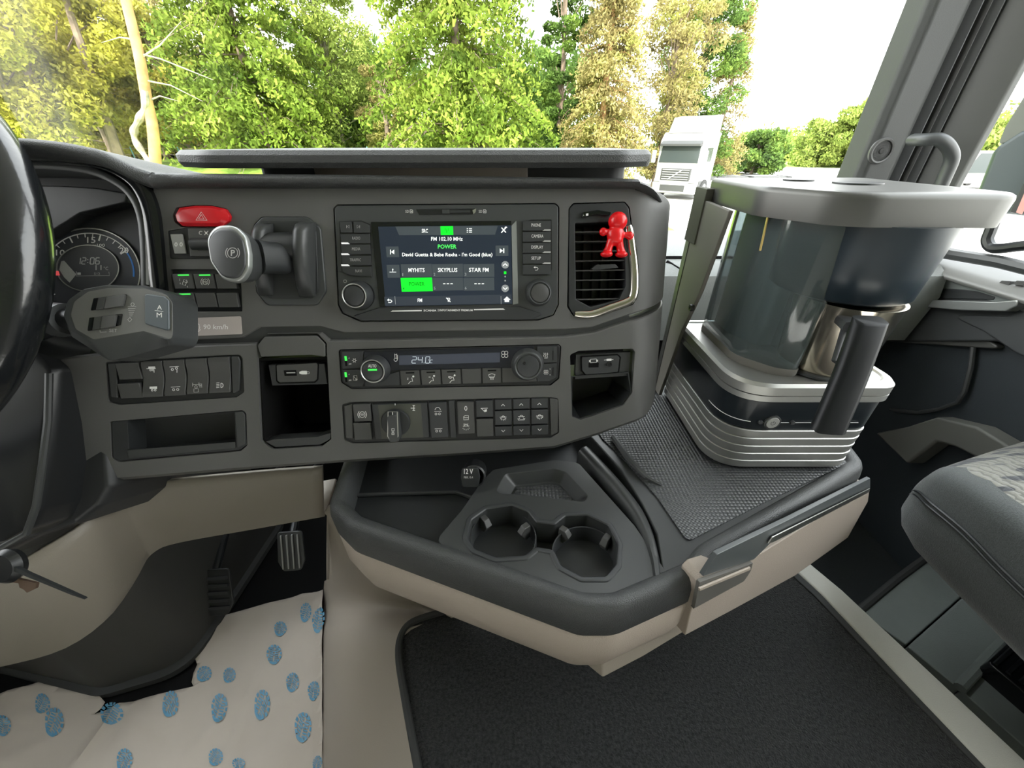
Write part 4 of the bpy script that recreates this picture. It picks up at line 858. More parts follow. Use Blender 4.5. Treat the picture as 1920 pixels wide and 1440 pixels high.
# ================================================================== STEERING COLUMN COVER
SC = thing('steering_column_cover', 'black angular plastic cover around the steering column', 'column cover', PD(80, 850, .45))
F4 = CF(.43)
def slab(fr, pts, back, r, k=1.0):
    p = round_poly(fr.p2(pts), r, 5); cx = sum(a for a, _ in p)/len(p); cy = sum(b for _, b in p)/len(p)
    return add_ring_loft(newbm(), [[V((x, y, -back)) for x, y in p], [V((x, y, -.012)) for x, y in p], [V((cx+(x-cx)*.96, cy+(y-cy)*.97, -.002)) for x, y in p], [V((cx+(x-cx)*.90, cy+(y-cy)*.92, 0)) for x, y in p]])
obj('front_cover', slab(F4, [(-160, 640), (60, 640), (98, 690), (90, 800), (78, 880), (66, 960), (50, 995), (5, 1020), (-160, 1060)], .07, .015), M_BLACK, SC, F4, sharp=50)
F5 = CF(.475)
obj('side_cover', slab(F5, [(-60, 600), (90, 640), (118, 680), (160, 740), (200, 850), (206, 915), (185, 950), (140, 985), (60, 1010), (-60, 1070)], .12, .01), mat('soft_black', (.014, .015, .016), .5), SC, F5, sharp=50)
obj('upper_cowl', tube([PD(-40, 600, .46), PD(40, 632, .45), PD(110, 655, .455), PD(180, 660, .47)], [.03, .03, .026, .016], 18, flat=.7), M_BLACK, SC)
obj('cover_ridge', tube([F4.w(*F4.loc(x, y, .001)) for x, y in ((92, 700), (90, 790), (80, 870), (68, 950), (50, 1000), (0, 1028))], .0035, 10), M_MID, SC)
# key with strap hanging under the column
KY = thing('ignition_key', 'brown toothed key with a thin black strap hanging below the column cover', 'key', PD(30, 1085, .40))
F6 = CF(.40)
obj('key_blade', fpoly(F6, [(18, 1082), (68, 1094), (66, 1104), (50, 1112), (44, 1106), (36, 1102), (34, 1094), (18, 1092)], -.003, 0, .0008), mat('brown_key', (.13, .085, .06), .5, metal=.3), KY, F6, bevel=.0004)
obj('key_head', lathe([(.0001, -.006), (.016, -.006), (.018, 0), (.014, .006), (.0001, .007)], 24, F6.M @ Matrix.Translation(F6.loc(12, 1062, 0))), M_BLACK, KY)
secs = []
for x, y, w_ in ((-20, 1040, 14), (20, 1062, 13), (60, 1080, 10), (100, 1097, 8), (135, 1112, 6), (160, 1122, 2)):
    p = F6.loc(x, y, .004); q = w_*.00028; d = V((.42, -.9, 0))*-q
    secs.append([p+d+V((0, 0, .001)), p-d+V((0, 0, .001)), p-d-V((0, 0, .002)), p+d-V((0, 0, .002))])
obj('strap', add_ring_loft(newbm(), secs), M_DARK, KY, F6)
# ================================================================== KNEE PANEL
U_ = [(606, 872, .575), (500, 880, .58), (330, 896, .57), (235, 908, .555), (192, 925, .53), (150, 980, .50), (80, 1025, .475), (0, 1070, .46), (-120, 1120, .45)]
L_ = [(608, 962, .655), (480, 985, .655), (335, 1011, .645), (285, 1030, .63), (255, 1065, .61), (205, 1145, .575), (120, 1208, .55), (0, 1242, .535), (-120, 1262, .53)]
U_ = spline([V(p) for p in U_], 4); L_ = spline([V(p) for p in L_], 4)
bm = newbm(); grid = []
for a, b in zip(U_, L_):
    A, B = PD(*a), PD(*b); row = []
    for k in range(9):
        t = k/8; p = A.lerp(B, t); row.append(p+(CAM-p).normalized()*(.012*math.sin(math.pi*t)))
    row += [B+V((0, .02, .004)), B+V((0, .06, .02))]
    grid.append([bm.verts.new(p) for p in row])
for i in range(len(grid)-1):
    for k in range(len(grid[0])-1): bm.faces.new((grid[i][k], grid[i][k+1], grid[i+1][k+1], grid[i+1][k]))
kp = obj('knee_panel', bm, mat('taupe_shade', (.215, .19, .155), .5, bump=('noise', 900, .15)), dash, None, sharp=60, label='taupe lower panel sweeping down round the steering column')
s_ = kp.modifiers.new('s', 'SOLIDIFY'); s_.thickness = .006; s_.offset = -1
# column boot
secs = []
for z, gk in ((-1.0, 0), (-.985, .0), (-.98, -.012), (-.9, -.016), (-.75, -.02), (-.55, -.03)):
    p = round_poly([(-1.35, .42-gk*.3), (-.87-gk*0, .336-gk), (-.715+gk, .385-gk), (-.70+gk, .8), (-1.35, .8)], [.01, .09, .09, .05, .01], 8)
    secs.append([rel(x, y, z) for x, y in p])
CB = thing('column_casing', 'smooth dark grey casing of the steering column standing on the footwell floor', 'casing', rel(-.95, .5, -1.0))
obj('casing_body', add_ring_loft(newbm(), secs[2:]), mat('boot_grey', (.04, .04, .037), .55, bump=('noise', 900, .2)), CB, sharp=60)
obj('casing_flange', add_ring_loft(newbm(), secs[:3]), M_EDGE, CB, sharp=60)
# ================================================================== FLOORS, FOOTWELL
def struct(name, bm, m, **k): return obj(name, bm, m, None, None, kind='structure', **k)
struct('floor', box((0, .1, CZ-1.03), (2.4, 1.9, .05)), M_SOOT, sharp=0)
struct('wall_front', box((-.3, .98, CZ-.66), (1.9, .04, .7)), M_SOOT, sharp=0)
def grid_fill(pts, step):
    bm = newbm(); vs = [bm.verts.new((x, y, 0)) for x, y in pts]; bm.faces.new(vs)
    for ax_i in (0, 1):
        lo_, hi_ = min(p[ax_i] for p in pts), max(p[ax_i] for p in pts); v = lo_+step
        while v < hi_:
            n = V((1, 0, 0)) if ax_i == 0 else V((0, 1, 0)); c = V((v, 0, 0)) if ax_i == 0 else V((0, v, 0))
            bmesh.ops.bisect_plane(bm, geom=bm.verts[:]+bm.edges[:]+bm.faces[:], plane_co=c, plane_no=n); v += step
    return bm
from mathutils import noise as NZ
wrk = [(rnd.uniform(-1.2, -.35), rnd.uniform(.0, .55), rnd.uniform(0, 3.14), rnd.uniform(.002, .007), rnd.uniform(.04, .16)) for _ in range(60)]
def paper_h(x, y):
    h = .010+.008*NZ.noise(V((x*4, y*4, 0)))+.0035*NZ.noise(V((x*14, y*14, 3)))
    for cx, cy, a, am, ln in wrk:
        u = (x-cx)*math.cos(a)+(y-cy)*math.sin(a); v = -(x-cx)*math.sin(a)+(y-cy)*math.cos(a)
        if abs(u) < ln: h += am*math.exp(-(v/.008)**2)*(1-(u/ln)**2)
    e = (x+.482)*.92+(.552-y)*-.38    # distance towards the tunnel side
    d = -((x+.482)-(.552-y)*.41)
    if d < .05: h += .02*((.05-d)/.05)**2
    return h
pp = [(609, 1114), (590, 1113), (560, 1117), (500, 1132), (440, 1150), (400, 1160), (378, 1172), (367, 1188), (364, 1208), (361, 1222), (366, 1236), (370, 1246), (363, 1262), (360, 1280), (364, 1288), (300, 1302), (230, 1322), (178, 1340), (192, 1328), (199, 1318), (190, 1308), (120, 1291), (78, 1280), (40, 1292), (-10, 1308), (-160, 1330), (-160, 1600), (612, 1600), (610, 1440), (609, 1280)]
pl = [tuple(PZ(x, y, CZ-.995)[:2]) for x, y in pp]
bm = grid_fill(pl, .012)
for v in bm.verts: v.co.z = CZ-1.005+paper_h(v.co.x, v.co.y)+.004
PM = obj('paper_floor_mat', bm, M_PAPER, None, sharp=50, label='torn cream paper floor mat with blue shoe prints in the driver footwell', cat='floor mat', recenter=False)
s_ = PM.modifiers.new('s', 'SOLIDIFY'); s_.thickness = .0006
prn = [(573, 1148, 13, 20, -.4), (600, 1168, 16, 24, -.3), (525, 1178, 14, 15, -.3), (514, 1227, 17, 20, -.1), (382, 1263, 17, 17, -.6), (430, 1266, 14, 16, -.5), (549, 1280, 14, 20, -.4), (590, 1298, 14, 19, -.3), (320, 1320, 18, 29, -.7), (412, 1328, 18, 30, -.35), (492, 1322, 18, 32, -.6), (568, 1363, 19, 30, -.4), (209, 1338, 26, 22, -.4), (80, 1320, 17, 20, -.5), (102, 1354, 21, 30, -.5), (8, 1362, 16, 20, -.2), (233, 1425, 18, 24, -.5), (405, 1420, 16, 18, -.5), (448, 1432, 14, 12, .2), (598, 1434, 12, 14, -.4)]
for i, (px, py, rx, ry, rot) in enumerate(prn):
    bm = newbm(); c_ = PZ(px, py, CZ-.99); e1 = PZ(px+rx, py, CZ-.99)-c_; e2 = PZ(px, py-ry, CZ-.99)-c_
    cr, sr_ = math.cos(rot*1.15), math.sin(rot*1.15)
    def mp(u, v):
        u, v = u*1.0, v*1.0; uu = u*cr-v*sr_*.9; vv = u*sr_*.9+v*cr
        p = c_+e1*uu+e2*vv; return V((p.x, p.y, CZ-1.0+paper_h(p.x, p.y)+.0008))
    def inside(u, v): return (u/(.92-.22*max(0, -v)))**2+v*v < 1
    def piece(q):
        if all(inside(*a) for a in q):
            try: bm.faces.new([bm.verts.new(mp(*a)) for a in q])
            except ValueError: pass
    rr = random.Random(i)
    sgn = 1 if i % 2 else -1
    for k in range(14):      # rim blocks
        a0 = k*math.pi*2/14+.06; a1 = a0+.30
        P = lambda a, r: (r*math.cos(a)*(.90-.2*max(0, -math.sin(a))), r*math.sin(a)*.97)
        piece([P(a0, .72), P(a1, .72), P(a1, .98), P(a0, .98)])
    for k in range(7):       # chevrons
        v = -.62+k*.2
        for s in (-1, 1):
            if abs(v-.12) < .2 and s == 1 and False: continue
            piece([(s*.08, v), (s*.5, v+.1*sgn), (s*.5, v+.1*sgn+.11), (s*.08, v+.11)])
    ring = [(math.cos(a)*.22, .12+math.sin(a)*.2) for a in [j*math.pi/6 for j in range(12)]]
    ring2 = [(math.cos(a)*.13, .12+math.sin(a)*.12) for a in [j*math.pi/6 for j in range(12)]]
    for j in range(12): piece([ring[j], ring[(j+1) % 12], ring2[(j+1) % 12], ring2[j]])
    cap_ = [(.62*math.cos(a), -.70+.26*math.sin(a)) for a in [math.pi+j*math.pi/8 for j in range(9)]]
    piece([(u*.75, v+.02) for u, v in cap_])
    if len(bm.faces): obj('shoe_print', bm, M_PRINT, PM, sharp=0)
    else: bm.free()
# pedals
def pedal(px, py, t, w_, h_, ribs, m1, m2, label, vert=True, tilt=.5):
    c_ = PD(px, py, t); FR = Frame(c_, V((1, .08, 0)), V((0, math.sin(tilt), math.cos(tilt))))
    P = thing('foot_pedal', label, 'pedal', c_, FR)
    p = round_poly([(-w_*.46, h_/2), (w_*.46, h_/2), (w_/2, -h_*.25), (w_*.32, -h_/2), (-w_*.32, -h_/2), (-w_/2, -h_*.25)], .01)
    obj('pedal_pad', prism(p, -.006, 0), m1, P, FR, bevel=.002)
    for k in range(ribs):
        u = (k+.5)/ribs-.5
        if vert: obj('rib', box((u*w_*.8, 0, .002), (w_*.05, h_*.86, .004)), m2, P, FR, bevel=.0008)
        else: obj('rib', box((0, u*h_*.8, .002), (w_*.84, h_*.06, .004)), m2, P, FR, bevel=.0008)
    obj('pedal_arm', tube([FR.w(0, h_*.3, -.012), FR.w(0, h_*.9, -.05), FR.w(0, h_*1.6, -.12), FR.w(0, h_*1.9, -.40)], .009, 10), M_BLACK, P)
pedal(545, 1034, .95, .065, .10, 4, M_MID, MATS['pale_grey_plate'], 'small ribbed metal accelerator pedal deep in the footwell', True)
pedal(398, 1112, .92, .092, .115, 5, M_DARK, M_BTND, 'broad dark brake pedal beside the dark column casing', False)
# tunnel side
A_ = [(613, 950, .6), (612, 1030, .8), (612, 1113, .99), (612, 1200, .91), (612, 1280, .84), (612, 1440, .725), (612, 1600, .64)]
B_ = [(720, 980, .58), (800, 1090, .66), (848, 1146, .722), (752, 1190, .690), (758, 1290, .627), (784, 1440, .544), (812, 1600, .476)]
A_ = spline([V(p) for p in A_], 5); B_ = spline([V(p) for p in B_], 5); bm = newbm(); grid = []
for a, b in zip(A_, B_):
    P, Q = PD(*a), PD(*b)+V((0, 0, -.008)); row = [P+V((-.002, .0, -.03)), P]
    for k in range(1, 9):
        t = k/8; row.append(P.lerp(Q, t)+V((.0, -.25, .97))*(.05*math.sin(math.pi*t**.7)*.5))
    row.append(Q+V((.006, 0, -.012)))
    grid.append([bm.verts.new(p) for p in row])
for i in range(len(grid)-1):
    for k in range(len(grid[0])-1): bm.faces.new((grid[i][k], grid[i][k+1], grid[i+1][k+1], grid[i+1][k]))
ts = struct('trim_1', bm, M_BEIGE2, sharp=60); s_ = ts.modifiers.new('s', 'SOLIDIFY'); s_.thickness = .01; s_.offset = -1
lab(ts, 'smooth taupe side cover of the engine tunnel beside the paper mat')
# carpet
zc = CZ-.75
cpx = [(1040, 1060), (856, 1143), (800, 1158), (768, 1172), (752, 1195), (748, 1232), (758, 1300), (784, 1440), (815, 1600), (2000, 1600), (1850, 1440), (1670, 1253), (1540, 1115), (1485, 1064)]
cpl = round_poly([tuple(PZ(x, y, zc)[:2]) for x, y in cpx], .01, 3)
cpl = [(-.05, .72)]+cpl+[(.58, .72)]
cb = obj('tunnel_carpet', prism(cpl, zc-.30, zc), M_CARPET, None, sharp=40, label='black carpet covering the engine tunnel in front of the console', cat='carpet')
edge = [V((*PZ(x, y, zc)[:2], zc+.001)) for x, y in cpx[1:9]]
obj('carpet_binding', tube([p+V((0, 0, .003)) for p in spline(edge, 4)], .006, 8), M_EDGE, cb)
# beige strip
st_l = [(1470, 1050), (1540, 1114), (1670, 1252), (1850, 1440), (2010, 1605)]; st_r = [(1515, 1052), (1580, 1106), (1720, 1236), (1905, 1408), (2080, 1575)]
q = [tuple(PZ(x, y, zc+.005)[:2]) for x, y in st_l]+[tuple(PZ(x, y, zc+.005)[:2]) for x, y in reversed(st_r)]
stp = struct('trim_2', prism(q, zc-.28, zc+.006), mat('rail_taupe', (.44, .43, .38), .55, bump=('grain', 900, .2)), bevel=.006, seg=3); lab(stp, 'pale taupe edge rail along the right side of the carpet')
q2 = [tuple(PZ(x-14, y+4, zc)[:2]) for x, y in st_l]+[tuple(PZ(x, y, zc)[:2]) for x, y in reversed(st_l)]
struct('trim_3', prism(q2, zc-.2, zc+.003), M_EDGE, bevel=.002)
# ================================================================== CENTRE CONSOLE
CS = thing('centre_console', 'wide storage console with cup holders below the dashboard', 'console', rel(.1, .4, -.6))
ZT = -.39
def pz(pts, z): return [tuple(PZ(x, y, CZ+z)[:2]) for x, y in pts]
outer_px = [(612, 860), (612, 945), (652, 985), (1095, 1142), (1165, 1142), (1312, 1078), (1342, 1040), (1628, 872)]
rad = [.0, .03, .03, .05, .05, .04, .03, .035]
op = pz(outer_px, ZT)
op = [(op[0][0], .60)]+op[1:]+[(op[-1][0]+.012, op[-1][1]+.05), (.50, .66)]
rad = [.01]+rad[1:]+[.02, .01]
OUT = round_poly(op, rad, 6)
cx_, cy_ = .12, .42
def offp(pts, d):
    """offset polygon inwards by d"""
    n = len(pts); out = []
    area = sum(pts[i][0]*pts[(i+1) % n][1]-pts[(i+1) % n][0]*pts[i][1] for i in range(n)); sg = 1 if area > 0 else -1
    for i in range(n):
        a, b, c = V(pts[i-1]), V(pts[i]), V(pts[(i+1) % n]); t1 = (b-a).normalized() if (b-a).length > 1e-9 else V((1, 0)); t2 = (c-b).normalized() if (c-b).length > 1e-9 else t1
        n1 = V((-t1.y, t1.x))*sg; n2 = V((-t2.y, t2.x))*sg; m = n1+n2
        if m.length < 1e-6: m = n1
        m.normalize(); k = 1/max(.45, m.dot(n1)); out.append(tuple(b+m*d*k))
    return out
def ring3(p, z): return [rel(x, y, z) for x, y in p]
inner = offp(OUT, .022)
rim_rings = [ring3(offp(OUT, .004), ZT-.062), ring3(offp(OUT, -.001), ZT-.05), ring3(offp(OUT, -.002), ZT-.02), ring3(OUT, ZT-.008), ring3(offp(OUT, .003), ZT-.002), ring3(offp(OUT, .009), ZT+.0005), ring3(offp(OUT, .016), ZT-.001), ring3(offp(OUT, .0195), ZT-.006), ring3(offp(OUT, .0205), ZT-.058), ring3(offp(OUT, .012), ZT-.062)]
obj('padded_rim', add_ring_loft(newbm(), rim_rings, loop=True), M_PAD, CS, sharp=60)
# lower taupe shell (left and front part)
def vals(lst): return lst
sh_px = [(612, 945), (652, 985), (1095, 1142), (1165, 1142), (1312, 1078)]
def shellring(d, z): return ring3(offp(OUT, d), z)
obj('lower_shell', add_ring_loft(newbm(), [shellring(.055, -.56), shellring(.02, -.545), shellring(.008, -.53), shellring(.001, -.50), shellring(.0, ZT-.06), shellring(.004, ZT-.055)]), M_BEIGE, CS, sharp=60)
# bracket foot under the shell
ft = pz([(1058, 1212), (1130, 1272), (1205, 1232), (1300, 1175)], -.60)
bm = newbm(); fa_ = [rel(*p, -.60) for p in ft]+[rel(.25, .38, -.60), rel(.05, .38, -.60)]
fb_ = [rel(*p, -.53) for p in pz([(1020, 1150), (1130, 1190), (1230, 1170), (1310, 1110)], -.53)]+[rel(.28, .38, -.53), rel(.02, .38, -.53)]
obj('support_foot', add_ring_loft(newbm(), [fa_, fb_]), M_BEIGE2, CS, bevel=.003)
# bin floor, cup holder moulding
ZB = -.435
bf = offp(OUT, .021)
obj('bin_floor', prism([(x, y) for x, y in bf], CZ+ZB-.015, CZ+ZB), mat('bin_rubber', (.02, .021, .022), .55, bump=('dots', 300, .8)), CS, sharp=0)
obj('bin_back', add_ring_loft(newbm(), [[rel(-.24, .50, ZB), rel(.10, .50, ZB), rel(.10, .52, ZB), rel(-.24, .52, ZB)], [rel(-.24, .53, -.33), rel(.10, .53, -.33), rel(.10, .55, -.33), rel(-.24, .55, -.33)]]), M_DARK, CS)
ZC = -.397
ch_px = [(818, 1012), (866, 955), (905, 900), (925, 880), (1040, 862), (1085, 868), (1190, 985), (1235, 1050), (1262, 1095), (1200, 1122), (1110, 1120), (980, 1085), (850, 1040)]
chp = pz(ch_px, ZC)
mould = prism(round_poly(chp, .01, 4), CZ+ZB-.01, CZ+ZC)
cupc = [PZ(943, 1000, CZ+ZC), PZ(1103, 1036, CZ+ZC)]
cutz = []
bowtie = round_poly(pz([(876, 1008), (884, 975), (912, 955), (960, 948), (990, 960), (1006, 980), (1040, 984), (1060, 968), (1100, 966), (1140, 985), (1158, 1020), (1155, 1060), (1135, 1082), (1090, 1082), (1052, 1062), (1038, 1032), (1005, 1026), (985, 1042), (930, 1046), (890, 1030)], ZC), .006, 3)
cutz.append(prism(bowtie, CZ-.47, CZ+.1))
rp_ = pz([(925, 925), (945, 888), (1040, 878), (1062, 884), (1105, 930), (1098, 942), (985, 928)], ZC)
rc = round_poly(rp_, .008, 3); mx, my = sum(a for a, _ in rc)/len(rc), sum(b for _, b in rc)/len(rc)
cutz.append(add_ring_loft(newbm(), [[V((mx+(x-mx)*.72, my+(y-my)*.72, CZ+ZC-.018)) for x, y in rc], [V((x, y, CZ+ZC+.002)) for x, y in rc], [V((x, y, CZ+.0)) for x, y in rc]]))
obj('cup_holder_moulding', boolean(mould, cutz), M_MID, CS, bevel=.0025, seg=3)
obj('recess_mat', prism([(mx+(x-mx)*.66, my+(y-my)*.5) for x, y in rc], CZ+ZC-.019, CZ+ZC-.016), M_RUBBER, CS, sharp=0)
lip = spline([V((x, y, CZ+ZC+.0008)) for x, y in bowtie], 1, True)
obj('bin_ledge', tube([PZ(640, 930, CZ+ZB+.004), PZ(731, 926, CZ+ZB+.004), PZ(855, 923, CZ+ZB+.004), PZ(894, 936, CZ+ZB+.004), PZ(905, 950, CZ+ZB+.004)], .003, 8), M_MID, CS)
obj('cup_rim', tube([V((x, y, CZ+ZC+.0002)) for x, y in offp(bowtie, -.003)], .0032, 8, closed=True, flat=.5), M_BTND, CS)
for k, c_ in enumerate(cupc):
    M_ = Matrix.Translation((c_.x, c_.y+.004, CZ+ZC-.062))
    obj('cup_base', lathe([(.043, -.004), (.043, .0), (.041, .05), (.0395, .05), (.0385, .004), (.031, .003), (.030, .0065), (.024, .0065), (.022, .002), (.012, .002), (.011, .004), (.0001, .004)], 40, M_), M_BTND, CS, sharp=45)
def clip(px, py, ang):
    p = PZ(px, py, CZ+ZC-.012); R = Matrix.Rotation(ang, 3, 'Z')
    bm = newbm(); add_ring_loft(bm, [[p+R @ V(v) for v in ((-.0045, -.002, -.016), (.0045, -.002, -.016), (.0045, .006, -.016), (-.0045, .006, -.016))], [p+R @ V(v) for v in ((-.0045, -.009, -.002), (.0045, -.009, -.002), (.0045, .006, -.002), (-.0045, .006, -.002))], [p+R @ V(v) for v in ((-.004, -.003, .006), (.004, -.003, .006), (.004, .006, .006), (-.004, .006, .006))]])
    obj('cup_clip', bm, M_BTN, CS, bevel=.001)
clip(910, 978, .7); clip(984, 992, -.9); clip(1058, 998, .9); clip(1136, 1013, -.7)
# curved divider rib between cup moulding and the rubber deck
rb = [(1095, 838, .020), (1145, 892, .020), (1188, 945, .019), (1212, 990, .017), (1228, 1040, .014), (1234, 1082, .012)]
secs = []
for x, y, w_ in [tuple(v) for v in spline([V(p) for p in rb], 4)]:
    p = PZ(x, y, CZ+ZT-.003); d = V((w_*.5, w_*.25, 0))
    secs.append([p-d*1.0+V((0, 0, -.03)), p-d*.9+V((0, 0, -.006)), p-d*.45, p+d*.35, p+d+V((0, 0, -.007)), p+d*1.1+V((0, 0, -.03))])
obj('divider_rib', add_ring_loft(newbm(), secs), M_MID, CS, sharp=60)
# rubber deck
dk = pz([(1130, 822), (1175, 865), (1235, 935), (1262, 975), (1290, 1015), (1312, 1003), (1440, 938), (1590, 868)], ZT-.004)
dk = dk[:-1]+[(dk[-1][0], dk[-1][1]), (.492, .65), (.10, .65)]
obj('deck_base', prism(offp(OUT, .02), CZ+ZB+.0, CZ+ZB+.001), M_DARK, CS, sharp=0)
deck_b = pz([(1105, 815), (1165, 880), (1205, 945), (1232, 1000), (1245, 1082), (1330, 1035), (1610, 866)], ZT-.006)
deck_b = deck_b+[(.497, .655), (.09, .655)]
obj('deck', prism(deck_b, CZ+ZB, CZ+ZT-.007), M_MID, CS, bevel=.002)
obj('rubber_mat', prism(round_poly(dk, .008, 3), CZ+ZT-.007, CZ+ZT-.0045), M_RUBBER, CS, sharp=0)
obj('deck_fin', tube([PZ(1150, 820, CZ+ZT), PZ(1180, 862, CZ+ZT+.002), PZ(1212, 895, CZ+ZT), PZ(1240, 910, CZ+ZT-.004)], [.005, .005, .004, .0008], 8, flat=.8), M_MID, CS)
# 12 V socket
sp = PD(882, 893, .545)
SF = Frame(PD(886, 892, .512), V((1, 0, 0)), V((0, .35, .94)))
VS = thing('power_socket', 'round black 12 V power socket cap at the back of the console tray', 'socket', SF.o, SF)
obj('socket_ring', lathe([(.0155, -.02), (.0155, .001), (.0135, .0025), (.012, .001), (.012, -.02)], 32, SF.M @ Matrix.Translation((.002, 0, 0))), M_BLACK, VS)
obj('socket_cap', prism(round_poly([(-.0135, .0125), (.008, .0135), (.0105, 0), (.008, -.0145), (-.0135, -.0145), (-.015, 0)], .004), .001, .005), M_DARK, VS, SF, bevel=.001)
a0_ = SF.loc(870, 884, .0052); 
text(SF, '12 V', 870, 879, 887, 889, .0052, M_WHITE, VS, bold=.02); text(SF, 'MAX. 10 A', 870, 893, 887, 897, .0052, M_WHITE, VS)
# console front face with drawer
w0 = PZ(1312, 1080, CZ+ZT); w1 = PZ(1628, 874, CZ+ZT)
ux_ = (w1-w0).normalized()
FC = Frame(w0+V((0, -.004, 0)), ux_, V((.1, .35, 1)))
FC = Frame(w0-V((ux_.y, -ux_.x, 0))*-.0, ux_, V((0, 0, 1))).off(.0035)
fcp = lambda pts, h0, h1, r=0: fpoly(FC, pts, h0, h1, r, hp=h1)
obj('front_panel', fcp([(1309, 1092), (1320, 1080), (1414, 1046), (1632, 912), (1628, 940), (1590, 1008), (1490, 1080), (1370, 1146), (1284, 1192)], -.02, .002, .004), M_BEIGE, CS, FC, bevel=.004, seg=3)
obj('slate_strip', fcp([(1318, 1081), (1345, 1040), (1483, 973), (1632, 897), (1632, 917), (1445, 1018), (1414, 1049)], -.002, .003, .001), mat('slate_trim', (.075, .083, .086), .35), CS, FC, bevel=.001)
obj('bright_line', fcp([(1440, 1020), (1448, 1008), (1632, 916), (1630, 923), (1450, 1017)], .0045, .006), M_SILVER, CS, FC, bevel=.0005)
DR = obj('drawer_handle', fcp([(1302, 1140), (1312, 1092), (1412, 1056), (1408, 1070), (1395, 1090), (1300, 1142)], .002, .006, .002), mat('handle_taupe', (.10, .095, .085), .5), CS, FC, bevel=.002)
obj('handle_lip', fcp([(1312, 1104), (1408, 1064), (1408, 1069), (1312, 1109)], .006, .0085), M_BEIGE, DR, FC, bevel=.001)
# ================================================================== COFFEE MACHINE
CM = thing('coffee_machine', 'silver and black coffee machine standing on the rubber deck', 'coffee machine', rel(.38, .5, -.392))
MX0, MX1, MY0, MY1 = .280, .480, .399, .60
def mplan(d=0, rl=.052, rr=.03, b=.01): return round_poly([(MX0-d, MY1+d), (MX0-d, MY0-d), (MX1+d, MY0-d), (MX1+d, MY1+d)], [b, rl, rr, b], 10)
ZB0 = -.3945
obj('rubber_foot', prism(mplan(-.006), CZ+ZB0, CZ+ZB0+.006), M_SOOT, CM)
secs = []; z = ZB0+.006
for k in range(5):
    z1 = z+.0132
    secs += [ring3(mplan(-.0010), z), ring3(mplan(-.0002), z+.0012), ring3(mplan(.0003), z1-.0009), ring3(mplan(-.0006), z1-.0001)]; z = z1
obj('ribbed_base', add_ring_loft(newbm(), secs), M_ALU, CM, sharp=25)
zb = z
obj('black_band', add_ring_loft(newbm(), [ring3(mplan(-.002), zb), ring3(mplan(-.0005), zb+.003), ring3(mplan(.0), zb+.045), ring3(mplan(-.002), zb+.047)]), M_MACH, CM, sharp=30)
zt_ = zb+.047
obj('top_plate', add_ring_loft(newbm(), [ring3(mplan(-.001), zt_), ring3(mplan(.003), zt_+.001), ring3(mplan(.003), zt_+.009), ring3(mplan(.001), zt_+.0095), ring3(mplan(.003), zt_+.0105), ring3(mplan(.003), zt_+.022), ring3(mplan(.0), zt_+.026), ring3(mplan(-.006), zt_+.026), ring3(mplan(-.0075), zt_+.024)]), M_ALU, CM, sharp=30)
ZP = zt_+.0245
# white line, power button on the front
FM = Frame(rel(.38, MY0-.0003, zb+.018), V((1, 0, 0)), V((0, 0, 1)))
lp = [(x, y) for x, y in mplan(.0004)]; i0 = 0
front = [p for p in lp if p[1] < MY1-.02]
line = [rel(x, y, zb+.014) for x, y in front if not (.345 < x)]
pts_l = [rel(x, y, zb+.014) for x, y in front]
seg_pts = spline(pts_l, 1)
def lineseg(x0, x1):
    bm = newbm(); add_tube(bm, [rel(x0, MY0-.0005, zb+.014), rel((x0+x1)/2, MY0-.0005, zb+.014), rel(x1, MY0-.0005, zb+.014)], .0004, 6); return bm
lf = [rel(x, y, zb+.014) for x, y in lp if x < MX0+.036 and y < MY1-.02]
lf = sorted(lf, key=lambda p: -p.y*1+p.x)
obj('white_line', tube(lf, .0005, 6), M_WHITE, CM)
for a, b in ((.328, .3305), (.349, .3615), (.369, .452)): obj('white_line', lineseg(a, b), M_WHITE, CM)
for xc, r_, mm in ((.3395, .0085, MATS['pale_grey_plate']), (.3245, .003, M_BTND), (.3655, .003, M_BTND)):
    T = Matrix.Translation(rel(xc, MY0-.0008+(.0015 if xc < .33 else 0), zb+.0145)) @ Matrix.Rotation(math.radians(90), 4, 'X')
    bb = obj('power_button' if r_ > .005 else 'indicator', lathe([(r_, -.002), (r_, .0012), (r_*.9, .002), (.0001, .002)], 32, T), mm, CM, sharp=40)
    if r_ > .005:
        obj('button_ring', lathe([(r_*1.25, -.002), (r_*1.25, .001), (r_*1.08, .0015), (r_*1.02, .0)], 32, T, caps=False), M_MID, bb)
        bm = newbm(); cc = [(.0028*math.cos(a), .0028*math.sin(a)) for a in [math.radians(130+k*28) for k in range(11)]]
        stroke(bm, cc, .0006, .002, .0022); stroke(bm, [(0, .0004), (0, .0035)], .0006, .002, .0022); bm.transform(T); obj('icon', bm, M_BEZ, bb, sharp=0)
# housing: smoked tank on the left, dark brewing head on the right
tank_o = round_poly([(.300, .575), (.300, .462), (.335, .424), (.364, .417), (.366, .47), (.366, .575)], [.02, .04, .03, .012, .02, .02], 8)
M_TANK = clear_mat('smoked_plastic', (.56, .64, .66), 1.4, .06, body=(.17, .21, .21), mixbody=.36)
mxc = .333; myc = .5
def sc_(p, k): return [(mxc+(x-mxc)*k, myc+(y-myc)*k) for x, y in p]
tk = obj('water_tank', add_ring_loft(newbm(), [ring3(sc_(tank_o, .97), ZP), ring3(tank_o, ZP+.006), ring3(tank_o, -.075), ring3(sc_(tank_o, .985), -.069)]), M_TANK, CM, sharp=50)
obj('tank_foot', add_ring_loft(newbm(), [ring3(tank_o, ZP-.001), ring3(sc_(tank_o, 1.012), ZP+.002), ring3(sc_(tank_o, 1.012), ZP+.010)]), M_ALUD, tk, sharp=50)
